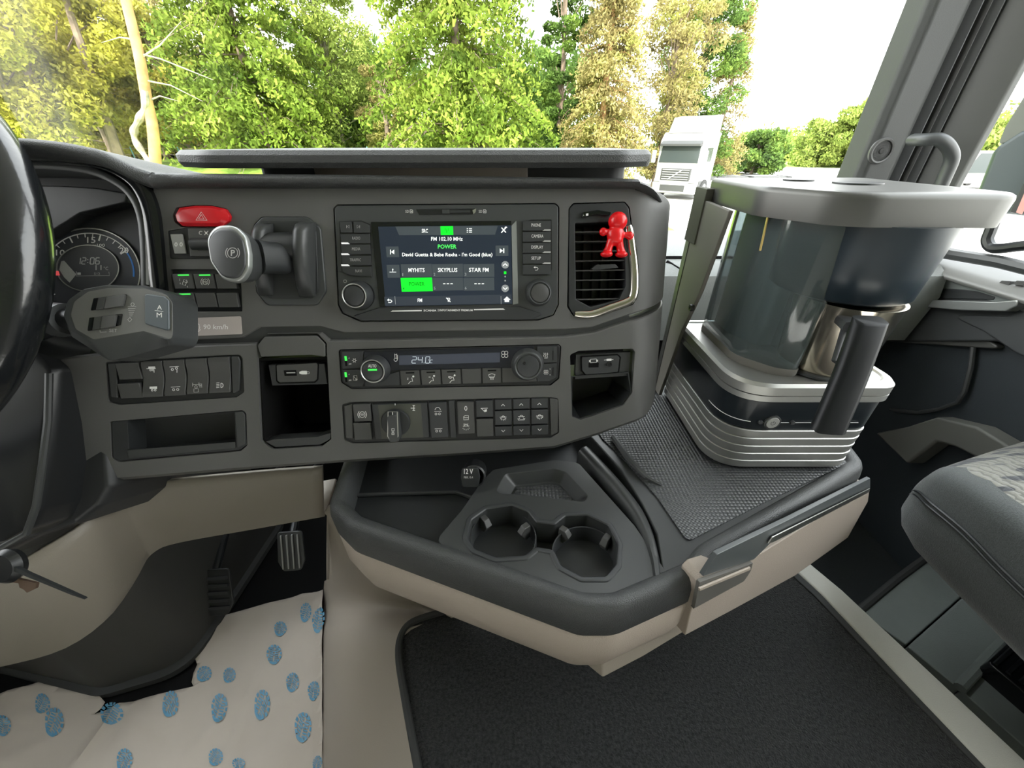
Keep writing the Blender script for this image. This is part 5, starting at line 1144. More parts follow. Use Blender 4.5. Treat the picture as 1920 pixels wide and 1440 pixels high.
obj('rear_column', prism([(.385, .52), (.47, .52), (.47, .595), (.385, .595)], CZ+ZP, CZ-.068), M_NAVY, CM, bevel=.004)
obj('inner_shell', prism(round_poly([(.325, .585), (.325, .53), (.345, .49), (.372, .49), (.372, .585)], .012, 5), CZ+ZP, CZ-.068), MATS['grey_bracket'] if 0 else mat('tank_inner', (.17, .21, .22), .35), CM, sharp=50)
hc = V((.405, .485)); 
def circ3(r, z, cx=.405, cy=.485, n=48): return [rel(cx+r*math.cos(2*math.pi*i/n), cy+r*math.sin(2*math.pi*i/n), z) for i in range(n)]
obj('brewing_head', add_ring_loft(newbm(), [circ3(.060, -.152, .405, .472), circ3(.070, -.152, .405, .472), circ3(.0735, -.149, .405, .472), circ3(.0755, -.12, .405, .472), circ3(.079, -.069, .405, .472)]), M_NAVY, CM, sharp=50)
obj('gold_strip', tube([PD(1440, 405, .43), PD(1425, 470, .443)], .0012, 6), mat('brass', (.55, .4, .15), .3, metal=1), CM)
# lid
lidp = lambda d: round_poly([(MX0-.003-d, .607+d), (MX0-.003-d, .475), (.325, .402-d), (.487+d, .396-d), (.487+d, .607+d)], [.012, .04, .06, .03, .012], 8)
obj('lid', add_ring_loft(newbm(), [ring3(lidp(-.004), -.070), ring3(lidp(0), -.0695), ring3(lidp(.0008), -.045), ring3(lidp(.0), -.0415), ring3(lidp(-.0025), -.0395), ring3(lidp(-.02), -.039)]), M_LID, CM, sharp=40)
for x, y, r_ in ((.40, .50, .026), (.36, .545, .018)):
    obj('lid_disc', prism([(x+r_*math.cos(2*math.pi*i/32), y+r_*.8*math.sin(2*math.pi*i/32)) for i in range(32)], CZ-.0395, CZ-.0372), M_BEZ, CM, bevel=.0006)
# bracket plate on the left side
obj('side_bracket', add_ring_loft(newbm(), [[V((MX0-.012, y, z)) for y, z in ((.62, CZ-.39), (.585, CZ-.39), (.56, CZ-.25), (.535, CZ-.18), (.515, CZ-.07), (.60, CZ-.066), (.61, CZ-.12))], [V((MX0-.006, y, z)) for y, z in ((.62, CZ-.39), (.585, CZ-.39), (.56, CZ-.25), (.535, CZ-.18), (.515, CZ-.07), (.60, CZ-.066), (.61, CZ-.12))]]), M_ALUD, CM, bevel=.001)
obj('bracket_edge', add_ring_loft(newbm(), [[rel(MX0-.013, .604, z), rel(MX0-.004, .604, z), rel(MX0-.004, .618, z), rel(MX0-.013, .618, z)] for z in (-.40, -.07)]), M_BTN, CM, bevel=.001)
obj('bracket_clip', add_ring_loft(newbm(), [[rel(MX0-.014, .585, z), rel(MX0-.003, .585, z), rel(MX0-.003, .622, z), rel(MX0-.014, .622, z)] for z in (-.125, -.052)]), mat('olive_clip', (.10, .10, .08), .8, spec=.2), CM, bevel=.001)
T = Matrix.Translation(PX(1297, 577, MX0-.0125)) @ Matrix.Rotation(math.radians(-90), 4, 'Y')
obj('screw', lathe([(.0055, -.002), (.0055, .0015), (.0045, .003), (.002, .0028), (.0016, .001), (.0001, .001)], 24, T), M_BLACK, CM, sharp=40)
# jug
JG = thing('coffee_jug', 'polished steel coffee jug with a long black handle in the coffee machine', 'jug', rel(.418, .462, ZP))
jx, jy = .409, .452
def jr(r, z): return circ3(r, z, jx, jy)
obj('jug_body', add_ring_loft(newbm(), [jr(.044, ZP+.0005), jr(.047, ZP+.003), jr(.0485, ZP+.01), jr(.055, -.163), jr(.056, -.156), jr(.053, -.155)]), M_STEEL, JG, sharp=40)
obj('jug_base_ring', add_ring_loft(newbm(), [jr(.0475, ZP), jr(.0505, ZP+.001), jr(.0505, ZP+.004), jr(.047, ZP+.006)]), M_BEZ, JG, sharp=40)
hp_ = [PD(1632, 600, .372), PD(1618, 640, .372), PD(1590, 715, .375), PD(1552, 805, .378)]
hp_ = spline(hp_, 5); secs = []
for i, p in enumerate(hp_):
    t = i/(len(hp_)-1); wx = .0140+.0005*t; wy = .008-.001*t
    secs.append(rsec(p, V((.97, -.1, .0)).normalized(), V((.0, 1, .2)).normalized(), wx, wy, 16, 4))
obj('jug_handle', add_ring_loft(newbm(), secs), M_HANDLE, JG, sharp=60)
obj('handle_mount', add_ring_loft(newbm(), [rsec(p, V((.8, -.6, 0)), V((0, 0, 1)), .013, .006, 12, 4) for p in (rel(.385, .412, -.172), rel(.345, .352, -.156))]), M_BTND, JG)
obj('mount_plate', fpoly(CF(.415), [(1585, 612), (1602, 606), (1585, 690), (1566, 676)], -.006, 0, .002), M_BTND, JG, CF(.415), bevel=.001)
# ================================================================== PASSENGER SIDE
struct('wall_dash_right', add_ring_loft(newbm(), [[rel(x, .88, -.42), rel(x, .86, -.30), rel(x, .87, -.255), rel(x, .90, -.235), rel(x, 1.11, -.2), rel(x, 1.11, -.42)] for x in (.16, .99)]), mat('pale_dash', (.17, .18, .17), .5, bump=('noise', 700, .4)), sharp=30)
obj('dash_seam', tube([PZ(1230, 498, CZ-.222), PZ(1300, 494, CZ-.222)], .004, 6), M_SOOT, None, label='black seam across the pale passenger dash top', cat='seam') if 0 else None
struct('trim_4', tube([rel(.2, .93, -.228), rel(.5, .93, -.228), rel(.98, .93, -.228)], .004, 6), M_SOOT)
struct('trim_5', tube([rel(.36, .91, -.233), rel(.42, .865, -.262)], .005, 6), M_SOOT)
struct('wall_front_right', box((.62, 1.02, CZ-.7), (.95, .05, .7)), M_DARK, sharp=0)
struct('floor_right', box((.95, .45, CZ-.97), (.75, 1.0, .04)), mat('dark_floor', (.012, .015, .016), .9, bump=('noise', 500, .6)), sharp=0)
# seat base plates
zs = -.87
SBp = thing('seat_plinth', 'grey green moulded plinth with a seam under the passenger seat', 'plinth', rel(.85, .3, -.93))
pa = pz([(1612, 1148), (1745, 1042), (1831, 1094), (1700, 1209)], zs)
pb = pz([(1702, 1212), (1832, 1096), (2040, 1190), (1800, 1292)], zs)
pc = pz([(1802, 1294), (1925, 1165), (2100, 1200), (2100, 1560)], zs)
for p in (pa, pb, pc): obj('plinth_panel', prism(p, CZ-.96, CZ+zs), M_GREYFL, SBp, bevel=.003, seg=3)
obj('plinth_edge', tube([PZ(1610, 1146, CZ+zs), PZ(1680, 1088, CZ+zs), PZ(1750, 1036, CZ+zs)], .008, 8), M_EDGE, SBp)
obj('plinth_ridge', tube([PZ(1800, 1290, CZ+zs+.004), PZ(1860, 1225, CZ+zs+.004), PZ(1930, 1155, CZ+zs+.004)], .009, 8), M_GREYFL, SBp)
# ribbed black box
RB = thing('seat_control_box', 'glossy black ribbed cover below the passenger seat', 'cover', PZ(1890, 1240, CZ-.85))
q = pz([(1852, 1240), (1930, 1168), (2060, 1260), (1960, 1330)], -.83); obj('cover_body', prism(round_poly(q, .008), CZ-.9, CZ-.83), M_GLOSS, RB, bevel=.004)
for k in range(4):
    a = PZ(1866+k*24, 1246+k*17, CZ-.829); b = PZ(1936+k*24, 1180+k*17, CZ-.829); obj('cover_rib', tube([a, b], .0035, 6), M_BLACK, RB)
q = pz([(1800, 1296), (1856, 1244), (1990, 1335), (1960, 1400)], -.86)
# passenger seat
PS = thing('passenger_seat', 'passenger seat cushion in dark velour with a patterned top', 'seat', rel(.95, .3, -.6))
secs = []
X0, X1 = .712, 1.22
shy = lambda x, y: y+(min(x-X0, .32)-.32)*.30*smooth01((y-.2)/.3)
def smooth01(t): t = max(0, min(1, t)); return t*t*(3-2*t)
def seatsec(y, zt, zb, inset):
    p = round_poly([(X0+inset, zb), (X0-.008+inset, (zt+zb)/2), (X0+.004+inset, zt), (X1, zt), (X1, zb)], [.045, .03, .035, .03, .03], 6)
    return [rel(x, shy(x, y), z) for x, z in p]
secs = [seatsec(y, zt, zb, i_) for y, zt, zb, i_ in ((.592, -.52, -.57, .05), (.582, -.49, -.60, .028), (.56, -.468, -.615, .010), (.52, -.455, -.625, 0), (.45, -.45, -.628, 0), (.30, -.452, -.63, .002), (.1, -.456, -.63, .004), (-.2, -.45, -.63, .004))]
cu = obj('cushion', add_ring_loft(newbm(), secs), M_SEAT, PS, sharp=70)
seam = [rel(X0+.03, .585, -.545), rel(X0+.012, .57, -.525), rel(X0-.006, .54, -.513), rel(X0-.0085, .48, -.510), rel(X0-.008, .35, -.52), rel(X0-.006, .1, -.53)]
seam = [V((p.x, shy(p.x, p.y), p.z)) for p in seam]
obj('seam', tube(spline(seam, 6), .0022, 6), M_DARK, cu); obj('seam', tube([p+V((.0, .0, -.008)) for p in spline(seam, 6)], .0018, 6), M_DARK, cu)
# patterned top
m = bpy.data.materials.new('patterned_velour'); m.use_nodes = True; t = m.node_tree; p = t.nodes['Principled BSDF']
tcn = t.nodes.new('ShaderNodeTexCoord'); mp_ = t.nodes.new('ShaderNodeMapping'); mp_.inputs['Rotation'].default_value = (0, 0, .75); mp_.inputs['Scale'].default_value = (1, 2.6, 1)
nz = t.nodes.new('ShaderNodeTexNoise'); nz.inputs['Scale'].default_value = 22; nz.inputs['Detail'].default_value = 0
wv = t.nodes.new('ShaderNodeTexWave'); wv.inputs['Scale'].default_value = 26; wv.inputs['Distortion'].default_value = 5; wv.inputs['Detail Scale'].default_value = 3; wv.wave_profile = 'SIN'
r1 = t.nodes.new('ShaderNodeValToRGB'); r1.color_ramp.elements[0].position = .52; r1.color_ramp.elements[1].position = .55; r1.color_ramp.elements[0].color = (.17, .165, .14, 1); r1.color_ramp.elements[1].color = (.03, .032, .036, 1)
r2 = t.nodes.new('ShaderNodeValToRGB'); r2.color_ramp.elements[0].position = .1; r2.color_ramp.elements[1].position = .3; r2.color_ramp.elements[0].color = (.55, .55, .55, 1); r2.color_ramp.elements[1].color = (1, 1, 1, 1)
ml = t.nodes.new('ShaderNodeMixRGB'); ml.blend_type = 'MULTIPLY'; ml.inputs[0].default_value = 1
t.links.new(tcn.outputs['Object'], mp_.inputs[0]); t.links.new(mp_.outputs[0], nz.inputs['Vector']); t.links.new(tcn.outputs['Object'], wv.inputs['Vector'])
t.links.new(nz.outputs[0], r1.inputs[0]); t.links.new(wv.outputs['Color'], r2.inputs[0]); t.links.new(r1.outputs[0], ml.inputs[1]); t.links.new(r2.outputs[0], ml.inputs[2]); t.links.new(ml.outputs[0], p.inputs['Base Color'])
p.inputs['Roughness'].default_value = .85; p.inputs['Sheen Weight'].default_value = .3
bp = t.nodes.new('ShaderNodeBump'); bp.inputs['Strength'].default_value = .5; bp.inputs['Distance'].default_value = .003; t.links.new(wv.outputs['Color'], bp.inputs['Height']); t.links.new(bp.outputs[0], p.inputs['Normal'])
bm = newbm(); rows = []
for y, z, xin in ((.597, -.53, .065), (.590, -.502, .05), (.572, -.477, .038), (.545, -.458, .03), (.50, -.449, .026), (.40, -.444, .024), (.2, -.447, .024), (-.2, -.44, .024)):
    rows.append([bm.verts.new(rel(X0+xin+(X1-.03-X0-xin)*k/12, shy(X0+xin+(X1-.03-X0-xin)*k/12, y), z+.006*math.sin(math.pi*k/12)+(0 if k else -.006))) for k in range(13)])
for i in range(len(rows)-1):
    for k in range(12): bm.faces.new((rows[i][k], rows[i][k+1], rows[i+1][k+1], rows[i+1][k]))
tp = obj('patterned_top', bm, m, PS, sharp=70); s_ = tp.modifiers.new('s', 'SOLIDIFY'); s_.thickness = .012; s_.offset = -1
sb = tp.modifiers.new('u', 'SUBSURF'); sb.levels = 2; sb.render_levels = 2
# ================================================================== RIGHT DOOR
DF = Frame(rel(1.03, 0, 0), V((0, -1, 0)), V((0, 0, 1)))
def dpoly(pts, h0, h1, r=0): return fpoly(DF, pts, h0, h1, r, hp=h1)
D1 = thing('door_1', 'dark grey passenger door with a long pull handle and lower pocket', 'door', rel(1.03, .6, -1.0)); D1['kind'] = 'structure'; del D1['category']
obj('door_panel', prism([(-1.1, -1.0), (.4, -1.0), (.4, -.235), (-1.1, -.235)], -.03, 0), mat('door_dark', (.022, .028, .032), .55, bump=('noise', 900, .3)), D1, DF)
obj('door_sill', add_ring_loft(newbm(), [[rel(x, y, z) for x, z in ((.985, -.262), (.98, -.255), (.985, -.248), (1.06, -.215), (1.08, -.215), (1.08, -.262))] for y in (1.06, -.3)]), mat('sill_grey', (.20, .20, .19), .4), D1, bevel=.003)
obj('upper_trim', add_ring_loft(newbm(), [[rel(x, y, z) for x, z in ((1.0, -.262), (1.02, -.33), (1.05, -.33), (1.05, -.262))] for y in (1.06, -.3)]), mat('trim_pale', (.22, .24, .23), .4), D1)
for x0 in (1870, 1898): obj('window_switch', fcp and dpoly([(x0, 533), (x0+8, 526), (x0+26, 527), (x0+20, 536)], .02, .03, .001), M_BTN, D1, DF, bevel=.001)
obj('arm_ledge', dpoly([(1700, 556), (1765, 540), (1862, 545), (1880, 552), (1960, 555), (1960, 640), (1860, 640), (1700, 640)], -.01, .025, .006), M_BEZ, D1, DF, bevel=.006, seg=3)
obj('pull_recess', dpoly([(1745, 556), (1770, 541), (1855, 546), (1870, 556), (1862, 562), (1750, 560)], .02, .028, .004), M_DARK, D1, DF, bevel=.002)
obj('pull_handle', dpoly([(1730, 562), (1865, 566), (1910, 562), (1905, 574), (1885, 584), (1800, 582), (1735, 576)], .025, .05, .006), MATS['satin_rim'] if 'satin_rim' in MATS else M_SATIN, D1, DF, bevel=.006, seg=3)
obj('handle_surround', dpoly([(1775, 590), (1890, 592), (1960, 570), (1960, 690), (1900, 660), (1840, 620)], .0, .03, .01), M_BEZ, D1, DF, bevel=.008, seg=3)
obj('armrest_lower', dpoly([(1690, 580), (1770, 588), (1840, 630), (1880, 655), (1800, 650), (1660, 640)], 0, .018, .006), mat('arm_taupe', (.06, .06, .055), .5), D1, DF, bevel=.004)
obj('pocket_rim', tube([DF.w(*DF.loc(x, y, .012)) for x, y in ((1825, 650), (1820, 690), (1808, 735), (1795, 755), (1760, 768), (1720, 774), (1670, 768))], .005, 8), M_MID, D1)
kp_ = [(1640, 812), (1700, 800), (1755, 782), (1830, 800), (1905, 845), (1930, 880), (1850, 868), (1790, 838), (1755, 828), (1700, 870)]
obj('kick_panel', add_ring_loft(newbm(), [[PX(x, y, .985) for x, y in kp_], [PX(x, y, .985)+V((.045, 0, 0)) for x, y in kp_]]), mat('kick_taupe', (.10, .10, .088), .6), D1, bevel=.006, seg=3)
# pillar and window frames
PL = struct('trim_6', add_ring_loft(newbm(), [[rel(x, y, z) for x, y in ((.832, 1.06), (.845, 1.045), (.905, 1.045), (.922, 1.06), (.925, 1.12), (.832, 1.12))] for z in (-.24, 1.2)]), M_PILLAR, bevel=.006, seg=3); lab(PL, 'grey windscreen pillar trim with a round tweeter')
struct('trim_7', add_ring_loft(newbm(), [[rel(x, y, z) for x, y in ((.918, 1.06), (.935, 1.045), (.945, 1.10), (.918, 1.12))] for z in (-.24, 1.2)]), M_BTND, bevel=.003)
struct('trim_8', add_ring_loft(newbm(), [[rel(x, y, z) for x, y in ((.944, 1.06), (.949, 1.042), (.955, 1.06), (.955, 1.1), (.944, 1.1))] for z in (-.24, 1.2)]), M_SILVER if 0 else M_BTN, bevel=.002)
struct('trim_9', add_ring_loft(newbm(), [[rel(x, y, z) for x, y in ((.958, 1.055), (.972, 1.04), (.975, 1.1), (.958, 1.1))] for z in (-.24, 1.2)]), M_MID, bevel=.003)
struct('trim_10', add_ring_loft(newbm(), [[rel(x, y, z) for x, y in ((.976, 1.05), (.985, 1.025), (1.02, .99), (1.035, .99), (1.035, 1.1), (.976, 1.1))] for z in (-.24, 1.2)]), mat('frame_grey', (.06, .062, .057), .5), bevel=.004, seg=3)
TW = thing('tweeter', 'small round tweeter grille on the windscreen pillar', 'speaker', PY(1652, 283, 1.045))
Tm = Matrix.Translation(PY(1652, 283, 1.0445)) @ Matrix.Rotation(math.radians(90), 4, 'X')
obj('tweeter_ring', lathe([(.027, -.002), (.027, .002), (.024, .005), (.021, .004), (.021, .0)], 40, Tm), M_BTN, TW, sharp=40)
obj('tweeter_grille', lathe([(.021, .001), (.014, .003), (.006, .001), (.005, .003), (.0001, .004)], 32, Tm), mat('grille_dark', (.035, .035, .033), .4, bump=('dots', 700, 1)), TW, sharp=40)
GH = obj('grab_handle', tube(spline([PY(1712, 262, .985), PY(1735, 262, .955), PY(1762, 262, .94), PY(1780, 278, .935), PY(1784, 300, .935), PY(1770, 335, .935), PY(1748, 385, .935), PY(1725, 440, .95)], 5), .0145, 14, flat=.8), mat('handle_dark', (.045, .048, .048), .45), None, label='dark looped grab handle on the windscreen pillar', cat='grab handle')
struct('trim_11', tube([rel(1.0, 1.02, -.235), rel(1.0, .93, -.215), rel(1.0, .80, -.205), rel(1.0, .3, -.205)], .012, 8), M_MID)
# ================================================================== GLASS
struct('window_1', box((-.18, 1.13, CZ+.45), (2.05, .005, 1.4)), M_GLASS, sharp=0)
struct('window_2', box((1.04, .35, CZ+.45), (.005, 1.36, 1.32)), M_GLASS, sharp=0)
# ================================================================== CAB SHELL (unseen, added to cut the light inside)
M_LINER = mat('roof_liner', (.36, .35, .33), .9)
struct('ceiling_unseen', box((-.1, -.2, CZ+1.05), (2.5, 2.6, .04)), M_LINER, sharp=0)  # out of view, added to block sky and sun
struct('wall_back_unseen', box((-.1, -1.4, CZ+.0), (2.5, .05, 2.1)), M_LINER, sharp=0)  # out of view, added against too much light from behind
struct('wall_left_unseen', box((-1.3, -.2, CZ-.6), (.05, 2.6, .9)), M_DARK, sharp=0)  # out of view, top edge raised to darken the lower left
struct('wall_left_rear_unseen', box((-1.3, -.75, CZ+.4), (.05, 1.4, 1.3)), M_LINER, sharp=0)  # out of view, lengthened forward to keep the sun out
struct('wall_right_rear_unseen', box((1.1, -.85, CZ+.0), (.05, 1.1, 2.1)), M_LINER, sharp=0)
# ================================================================== OUTSIDE
def smooth(t): t = max(0, min(1, t)); return t*t*(3-2*t)
def bank_h(x, y): return 1.85*smooth((y-12)/8)*smooth((6-x)/3)
ground = newbm(); n1, n2 = 60, 40
gv = [[ground.verts.new((-60+j*(66/n1), 8+k*1.6, bank_h(-60+j*(66/n1), 8+k*1.6)+.02*rnd.random())) for j in range(n1+1)] for k in range(n2+1)]
for k in range(n2):
    for j in range(n1): ground.faces.new((gv[k][j], gv[k][j+1], gv[k+1][j+1], gv[k+1][j]))
go = obj('grass_bank', ground, M_GRASS, None, kind='structure', recenter=False)
struct('parking_lot', box((40, 60, -.03), (260, 180, .05)), M_ASPH, sharp=0)
fg = box((60, 105, -.0), (160, 90, .06)); struct('meadow', fg, M_GRASS, sharp=0)

def quads_mesh(name, P, U, W):
    """leaf quads at P with half axes U, W"""
    n = len(P); co = np.stack([P-U-W, P+U-W*.6, P+U*.7+W, P-U*.8+W*.8], 1).reshape(-1, 3)
    me = bpy.data.meshes.new(name); me.vertices.add(4*n); me.vertices.foreach_set('co', co.ravel())
    me.loops.add(4*n); me.loops.foreach_set('vertex_index', np.arange(4*n, dtype=np.int32))
    me.polygons.add(n); me.polygons.foreach_set('loop_start', np.arange(0, 4*n, 4, dtype=np.int32)); me.update(calc_edges=True)
    return me
def leafmat(name, c1, c2, c3, sc=.9):
    m = bpy.data.materials.new(name); m.use_nodes = True; t = m.node_tree; t.nodes.clear()
    o = t.nodes.new('ShaderNodeOutputMaterial'); d = t.nodes.new('ShaderNodeBsdfDiffuse'); tl = t.nodes.new('ShaderNodeBsdfTranslucent'); mx = t.nodes.new('ShaderNodeMixShader'); mx.inputs[0].default_value = .35
    g = t.nodes.new('ShaderNodeNewGeometry'); ob = t.nodes.new('ShaderNodeTexCoord')
    n = t.nodes.new('ShaderNodeTexNoise'); n.inputs['Scale'].default_value = sc; n.inputs['Detail'].default_value = 2
    r = t.nodes.new('ShaderNodeValToRGB'); e = r.color_ramp.elements; e[0].position = .3; e[0].color = (*c1, 1); e[1].position = .72; e[1].color = (*c3, 1); k = e.new(.52); k.color = (*c2, 1)
    hv = t.nodes.new('ShaderNodeHueSaturation'); rm = t.nodes.new('ShaderNodeMapRange'); rm.inputs[3].default_value = .55; rm.inputs[4].default_value = 1.4
    t.links.new(g.outputs['Random Per Island'], rm.inputs[0]); t.links.new(rm.outputs[0], hv.inputs['Value'])
    t.links.new(ob.outputs['Object'], n.inputs['Vector']); t.links.new(n.outputs[0], r.inputs[0]); t.links.new(r.outputs[0], hv.inputs['Color'])
    t.links.new(hv.outputs[0], d.inputs[0]); t.links.new(hv.outputs[0], tl.inputs[0]); t.links.new(d.outputs[0], mx.inputs[1]); t.links.new(tl.outputs[0], mx.inputs[2]); t.links.new(mx.outputs[0], o.inputs[0])
    return m
LS = .66
def lc(*c): return tuple(x*LS for x in c)
L_SPRUCE = leafmat('spruce_green', lc(.09, .15, .03), lc(.27, .37, .06), lc(.50, .58, .12), .7)
L_YELLOW = leafmat('leaf_yellow', lc(.16, .16, .05), lc(.50, .46, .09), lc(.66, .64, .10), .8)
L_BROWN = leafmat('larch_brown', lc(.24, .20, .09), lc(.50, .43, .17), lc(.46, .50, .12), .6)
L_LIGHT = leafmat('leaf_light', lc(.20, .27, .07), lc(.38, .48, .11), lc(.54, .62, .16), .7)
L_DEEP = leafmat('leaf_deep', lc(.07, .12, .04), lc(.18, .30, .07), lc(.36, .50, .10), .8)
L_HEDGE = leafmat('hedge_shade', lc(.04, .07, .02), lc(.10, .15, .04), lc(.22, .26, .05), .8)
M_BARK = mat('bark_grey', (.20, .15, .11), .9, bump=('noise', 12, .8), var=(4, .4))
M_PINE = mat('bark_pine', (.42, .24, .10), .85, bump=('noise', 14, .6), var=(3, .35))
M_BIRCH = mat('bark_pale', (.30, .27, .2), .85, var=(5, .5))
rng = np.random.default_rng(11)
def U3(n): v = rng.normal(size=(n, 3)); return v/np.linalg.norm(v, axis=1)[:, None]
def leaves_at(c, size, droop=.0):
    n = len(c); s = size*rng.uniform(.5, 1.25, n)[:, None]; a = U3(n); a[:, 2] -= droop; a /= np.linalg.norm(a, axis=1)[:, None]
    b = np.cross(a, U3(n)); b /= np.linalg.norm(b, axis=1)[:, None]
    return c, a*s, b*s*.45
def conifer(x, y, h, r, m, label, nb=150, per=95, size=.14, z0=.3, grp='trees beyond the grass bank', bare=0.0, bark=None, seed=0, lean=0):
    gz = bank_h(x, y)
    nb = int(nb*1.5); per = int(per*1.7); size *= .62
    T = thing('conifer_tree', label, 'tree', (x, y, gz), group=None)
    pts = [V((x+lean*k/8*h*.1, y, gz-.2+h*k/8)) for k in range(9)]
    obj('trunk', tube(pts, [.2*(1-k/9)+.02 for k in range(9)], 8), bark or M_BARK, T)
    t = rng.uniform(bare, 1, nb)**1.15; phi = rng.uniform(0, 2*np.pi, nb); C_ = []; br = newbm()
    for i in range(nb):
        zb = gz+z0+t[i]*(h-z0); L = r*(1-t[i])**.75*rng.uniform(.7, 1.1)+.25
        u = rng.uniform(0, 1, per)**.7; dx, dy = math.cos(phi[i]), math.sin(phi[i])
        px_ = x+dx*L*u+rng.normal(0, .10+.16*u, per)*-dy; py_ = y+dy*L*u+rng.normal(0, .10+.16*u, per)*dx
        pz_ = zb+.25*L*u-.55*L*u*u-np.abs(rng.normal(0, .16, per))*(.5+u)
        C_.append(np.stack([px_, py_, pz_], 1))
        if i % 2 == 0: add_tube(br, [(x, y, zb), (x+dx*L*.5, y+dy*L*.5, zb-.01*L), (x+dx*L*.92, y+dy*L*.92, zb-.24*L)], [.03, .02, .006], 4)
    c = np.concatenate(C_); c = c[c[:, 2] > gz+.1]
    obj('branches', br, bark or M_BARK, T, kind='stuff', sharp=0)
    o = obj('foliage', quads_mesh('foliage', *leaves_at(c, size, .7)), m, T, kind='stuff', sharp=0)
    return T
def leafy(name, x, y, h, r, m, label, n=9000, size=.13, blobs=26, zlo=.12, bark=None, trunk=True, cat='tree', gz=None, path=None, tr=.16):
    gz = bank_h(x, y) if gz is None else gz; n = int(n*2.2); blobs = int(blobs*1.6); size *= .66
    T = thing(name, label, cat, (x, y, gz))
    if trunk:
        P = path or [V((x, y, gz-.2)), V((x+.1, y, gz+h*.4)), V((x, y, gz+h*.85))]
        P = spline(P, 4); obj('trunk', tube(P, [tr*(1-.75*k/len(P)) for k in range(len(P))], 8), bark or M_BARK, T)
    C_ = []; br = newbm()
    for i in range(blobs):
        a = rng.uniform(0, 2*np.pi); rr = r*rng.uniform(0, 1)**.5*.85; zz = gz+h*rng.uniform(zlo, .95)
        rr *= 1-.55*max(0, (zz-gz)/h-.5)
        c0 = np.array([x+rr*math.cos(a), y+rr*math.sin(a), zz]); s = r*rng.uniform(.18, .36)
        k = n//blobs; d = U3(k)*(rng.uniform(.3, 1, k)**.5)[:, None]*s; d[:, 2] *= .62
        C_.append(c0+d)
        if trunk and i % 2 == 0: add_tube(br, [(x, y, gz+(zz-gz)*.7), ((x+c0[0])/2, (y+c0[1])/2, gz+(zz-gz)*.9), tuple(c0)], [.035, .025, .01], 4)
    c = np.concatenate(C_); c = c[c[:, 2] > gz+.05]
    if trunk: obj('branches', br, bark or M_BARK, T, kind='stuff', sharp=0)
    obj('foliage', quads_mesh('foliage', *leaves_at(c, size, .2)), m, T, kind='stuff', sharp=0)
    return T
def gx_(px, y): return ray(px, 265).x/ray(px, 265).y*y
# fence along the bank with posts
FN = thing('wire_fence', 'thin wire fence with teal posts along the grass bank', 'fence', (gx_(300, 20), 20, 1.8))
for i in range(14):
    x = gx_(60, 20)+i*2.1; obj('fence_post', tube([(x, 20, bank_h(x, 20)-.1), (x, 20, bank_h(x, 20)+.75)], .025, 6), MATS.get('post_teal') or mat('post_teal', (.10, .26, .24), .6), FN)
for z in (.25, .45, .68): obj('fence_wire', tube([(gx_(60, 20)+i*2.1, 20, bank_h(gx_(60, 20)+i*2.1, 20)+z) for i in range(14)], .008, 4), M_BARK, FN)
# trunks and foliage on the left
def trk(pix, y): return [PY(a, b, y) for a, b in pix]
def tree_px(name, base, y, pix, rad, m, bark, label, hgt, r, n, **k):
    P = trk(pix, y); P = [V((P[0].x, y, bank_h(P[0].x, y)-.2))]+P
    return leafy(name, base, y, hgt, r, m, label, n=n, bark=bark, path=P, tr=rad, **k)
tree_px('leaning_tree', gx_(60, 17), 17, [(118, 285), (95, 240), (48, 120), (15, 50), (-20, -60)], .26, L_YELLOW, M_BARK, 'tree with a thick grey trunk leaning left behind the instrument cluster', 6.5, 3.0, 7000, zlo=.25)
tree_px('leaning_tree', gx_(180, 18.5), 18.5, [(222, 290), (205, 240), (165, 120), (130, 20), (110, -60)], .24, L_YELLOW, M_BARK, 'tree with a brown trunk left of the forked pine trunk', 6.5, 2.6, 7000, zlo=.25)
PT = thing('forked_pine', 'pine with a bright orange trunk forked into a loop at its foot', 'tree', (gx_(285, 16), 16, 1.6))
P = spline(trk([(292, 310), (289, 270), (285, 230), (275, 185), (262, 110), (248, 50), (236, 0), (225, -60), (215, -160)], 16), 5)
obj('trunk', tube(P, [.175*(1-.35*k/len(P)) for k in range(len(P))], 12), M_PINE, PT)
P = spline(trk([(286, 312), (270, 290), (253, 262), (252, 243), (262, 222), (272, 200), (272, 170)], 15.9), 5)
obj('side_trunk', tube(P, [.10+.02*math.sin(k) for k in range(len(P))], 10), M_BIRCH, PT)
for a in ([(262, 110), (300, 85), (340, 40)], [(268, 150), (320, 160), (380, 190)], [(255, 75), (225, 70), (190, 80)], [(276, 190), (300, 180), (335, 190)], [(258, 100), (300, 110), (350, 130), (400, 150)]):
    obj('dead_branch', tube(trk(a, 16), [.03]+[.02]*(len(a)-2)+[.006], 5), M_BIRCH, PT)
labs = ['yellow green bush left of the grey leaning trunk', 'shaded undergrowth thicket behind the forked pine trunk', 'yellow leafed thicket between the pine and the first spruce']
leafy('thicket', gx_(30, 26), 26, 9, 5, L_YELLOW, 'tall yellow green tree in the far left corner of the windscreen', n=16000, blobs=46, size=.17, zlo=.05)
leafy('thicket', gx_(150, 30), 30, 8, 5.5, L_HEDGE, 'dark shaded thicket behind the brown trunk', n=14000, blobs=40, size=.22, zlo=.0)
leafy('thicket', gx_(300, 29), 29, 10, 5.0, L_BROWN, 'pinkish brown twiggy tree behind the forked pine', n=16000, blobs=46, size=.15, zlo=.05)
leafy('thicket', gx_(200, 22), 22, 8, 3.4, L_YELLOW, 'yellow leafed tree between the brown trunk and the forked pine', n=9000, blobs=34, size=.14, zlo=.1)
leafy('thicket', gx_(350, 24), 24, 6.5, 2.6, L_YELLOW, 'yellow green tree right behind the orange pine trunk', n=7000, blobs=30, size=.14, zlo=.1)
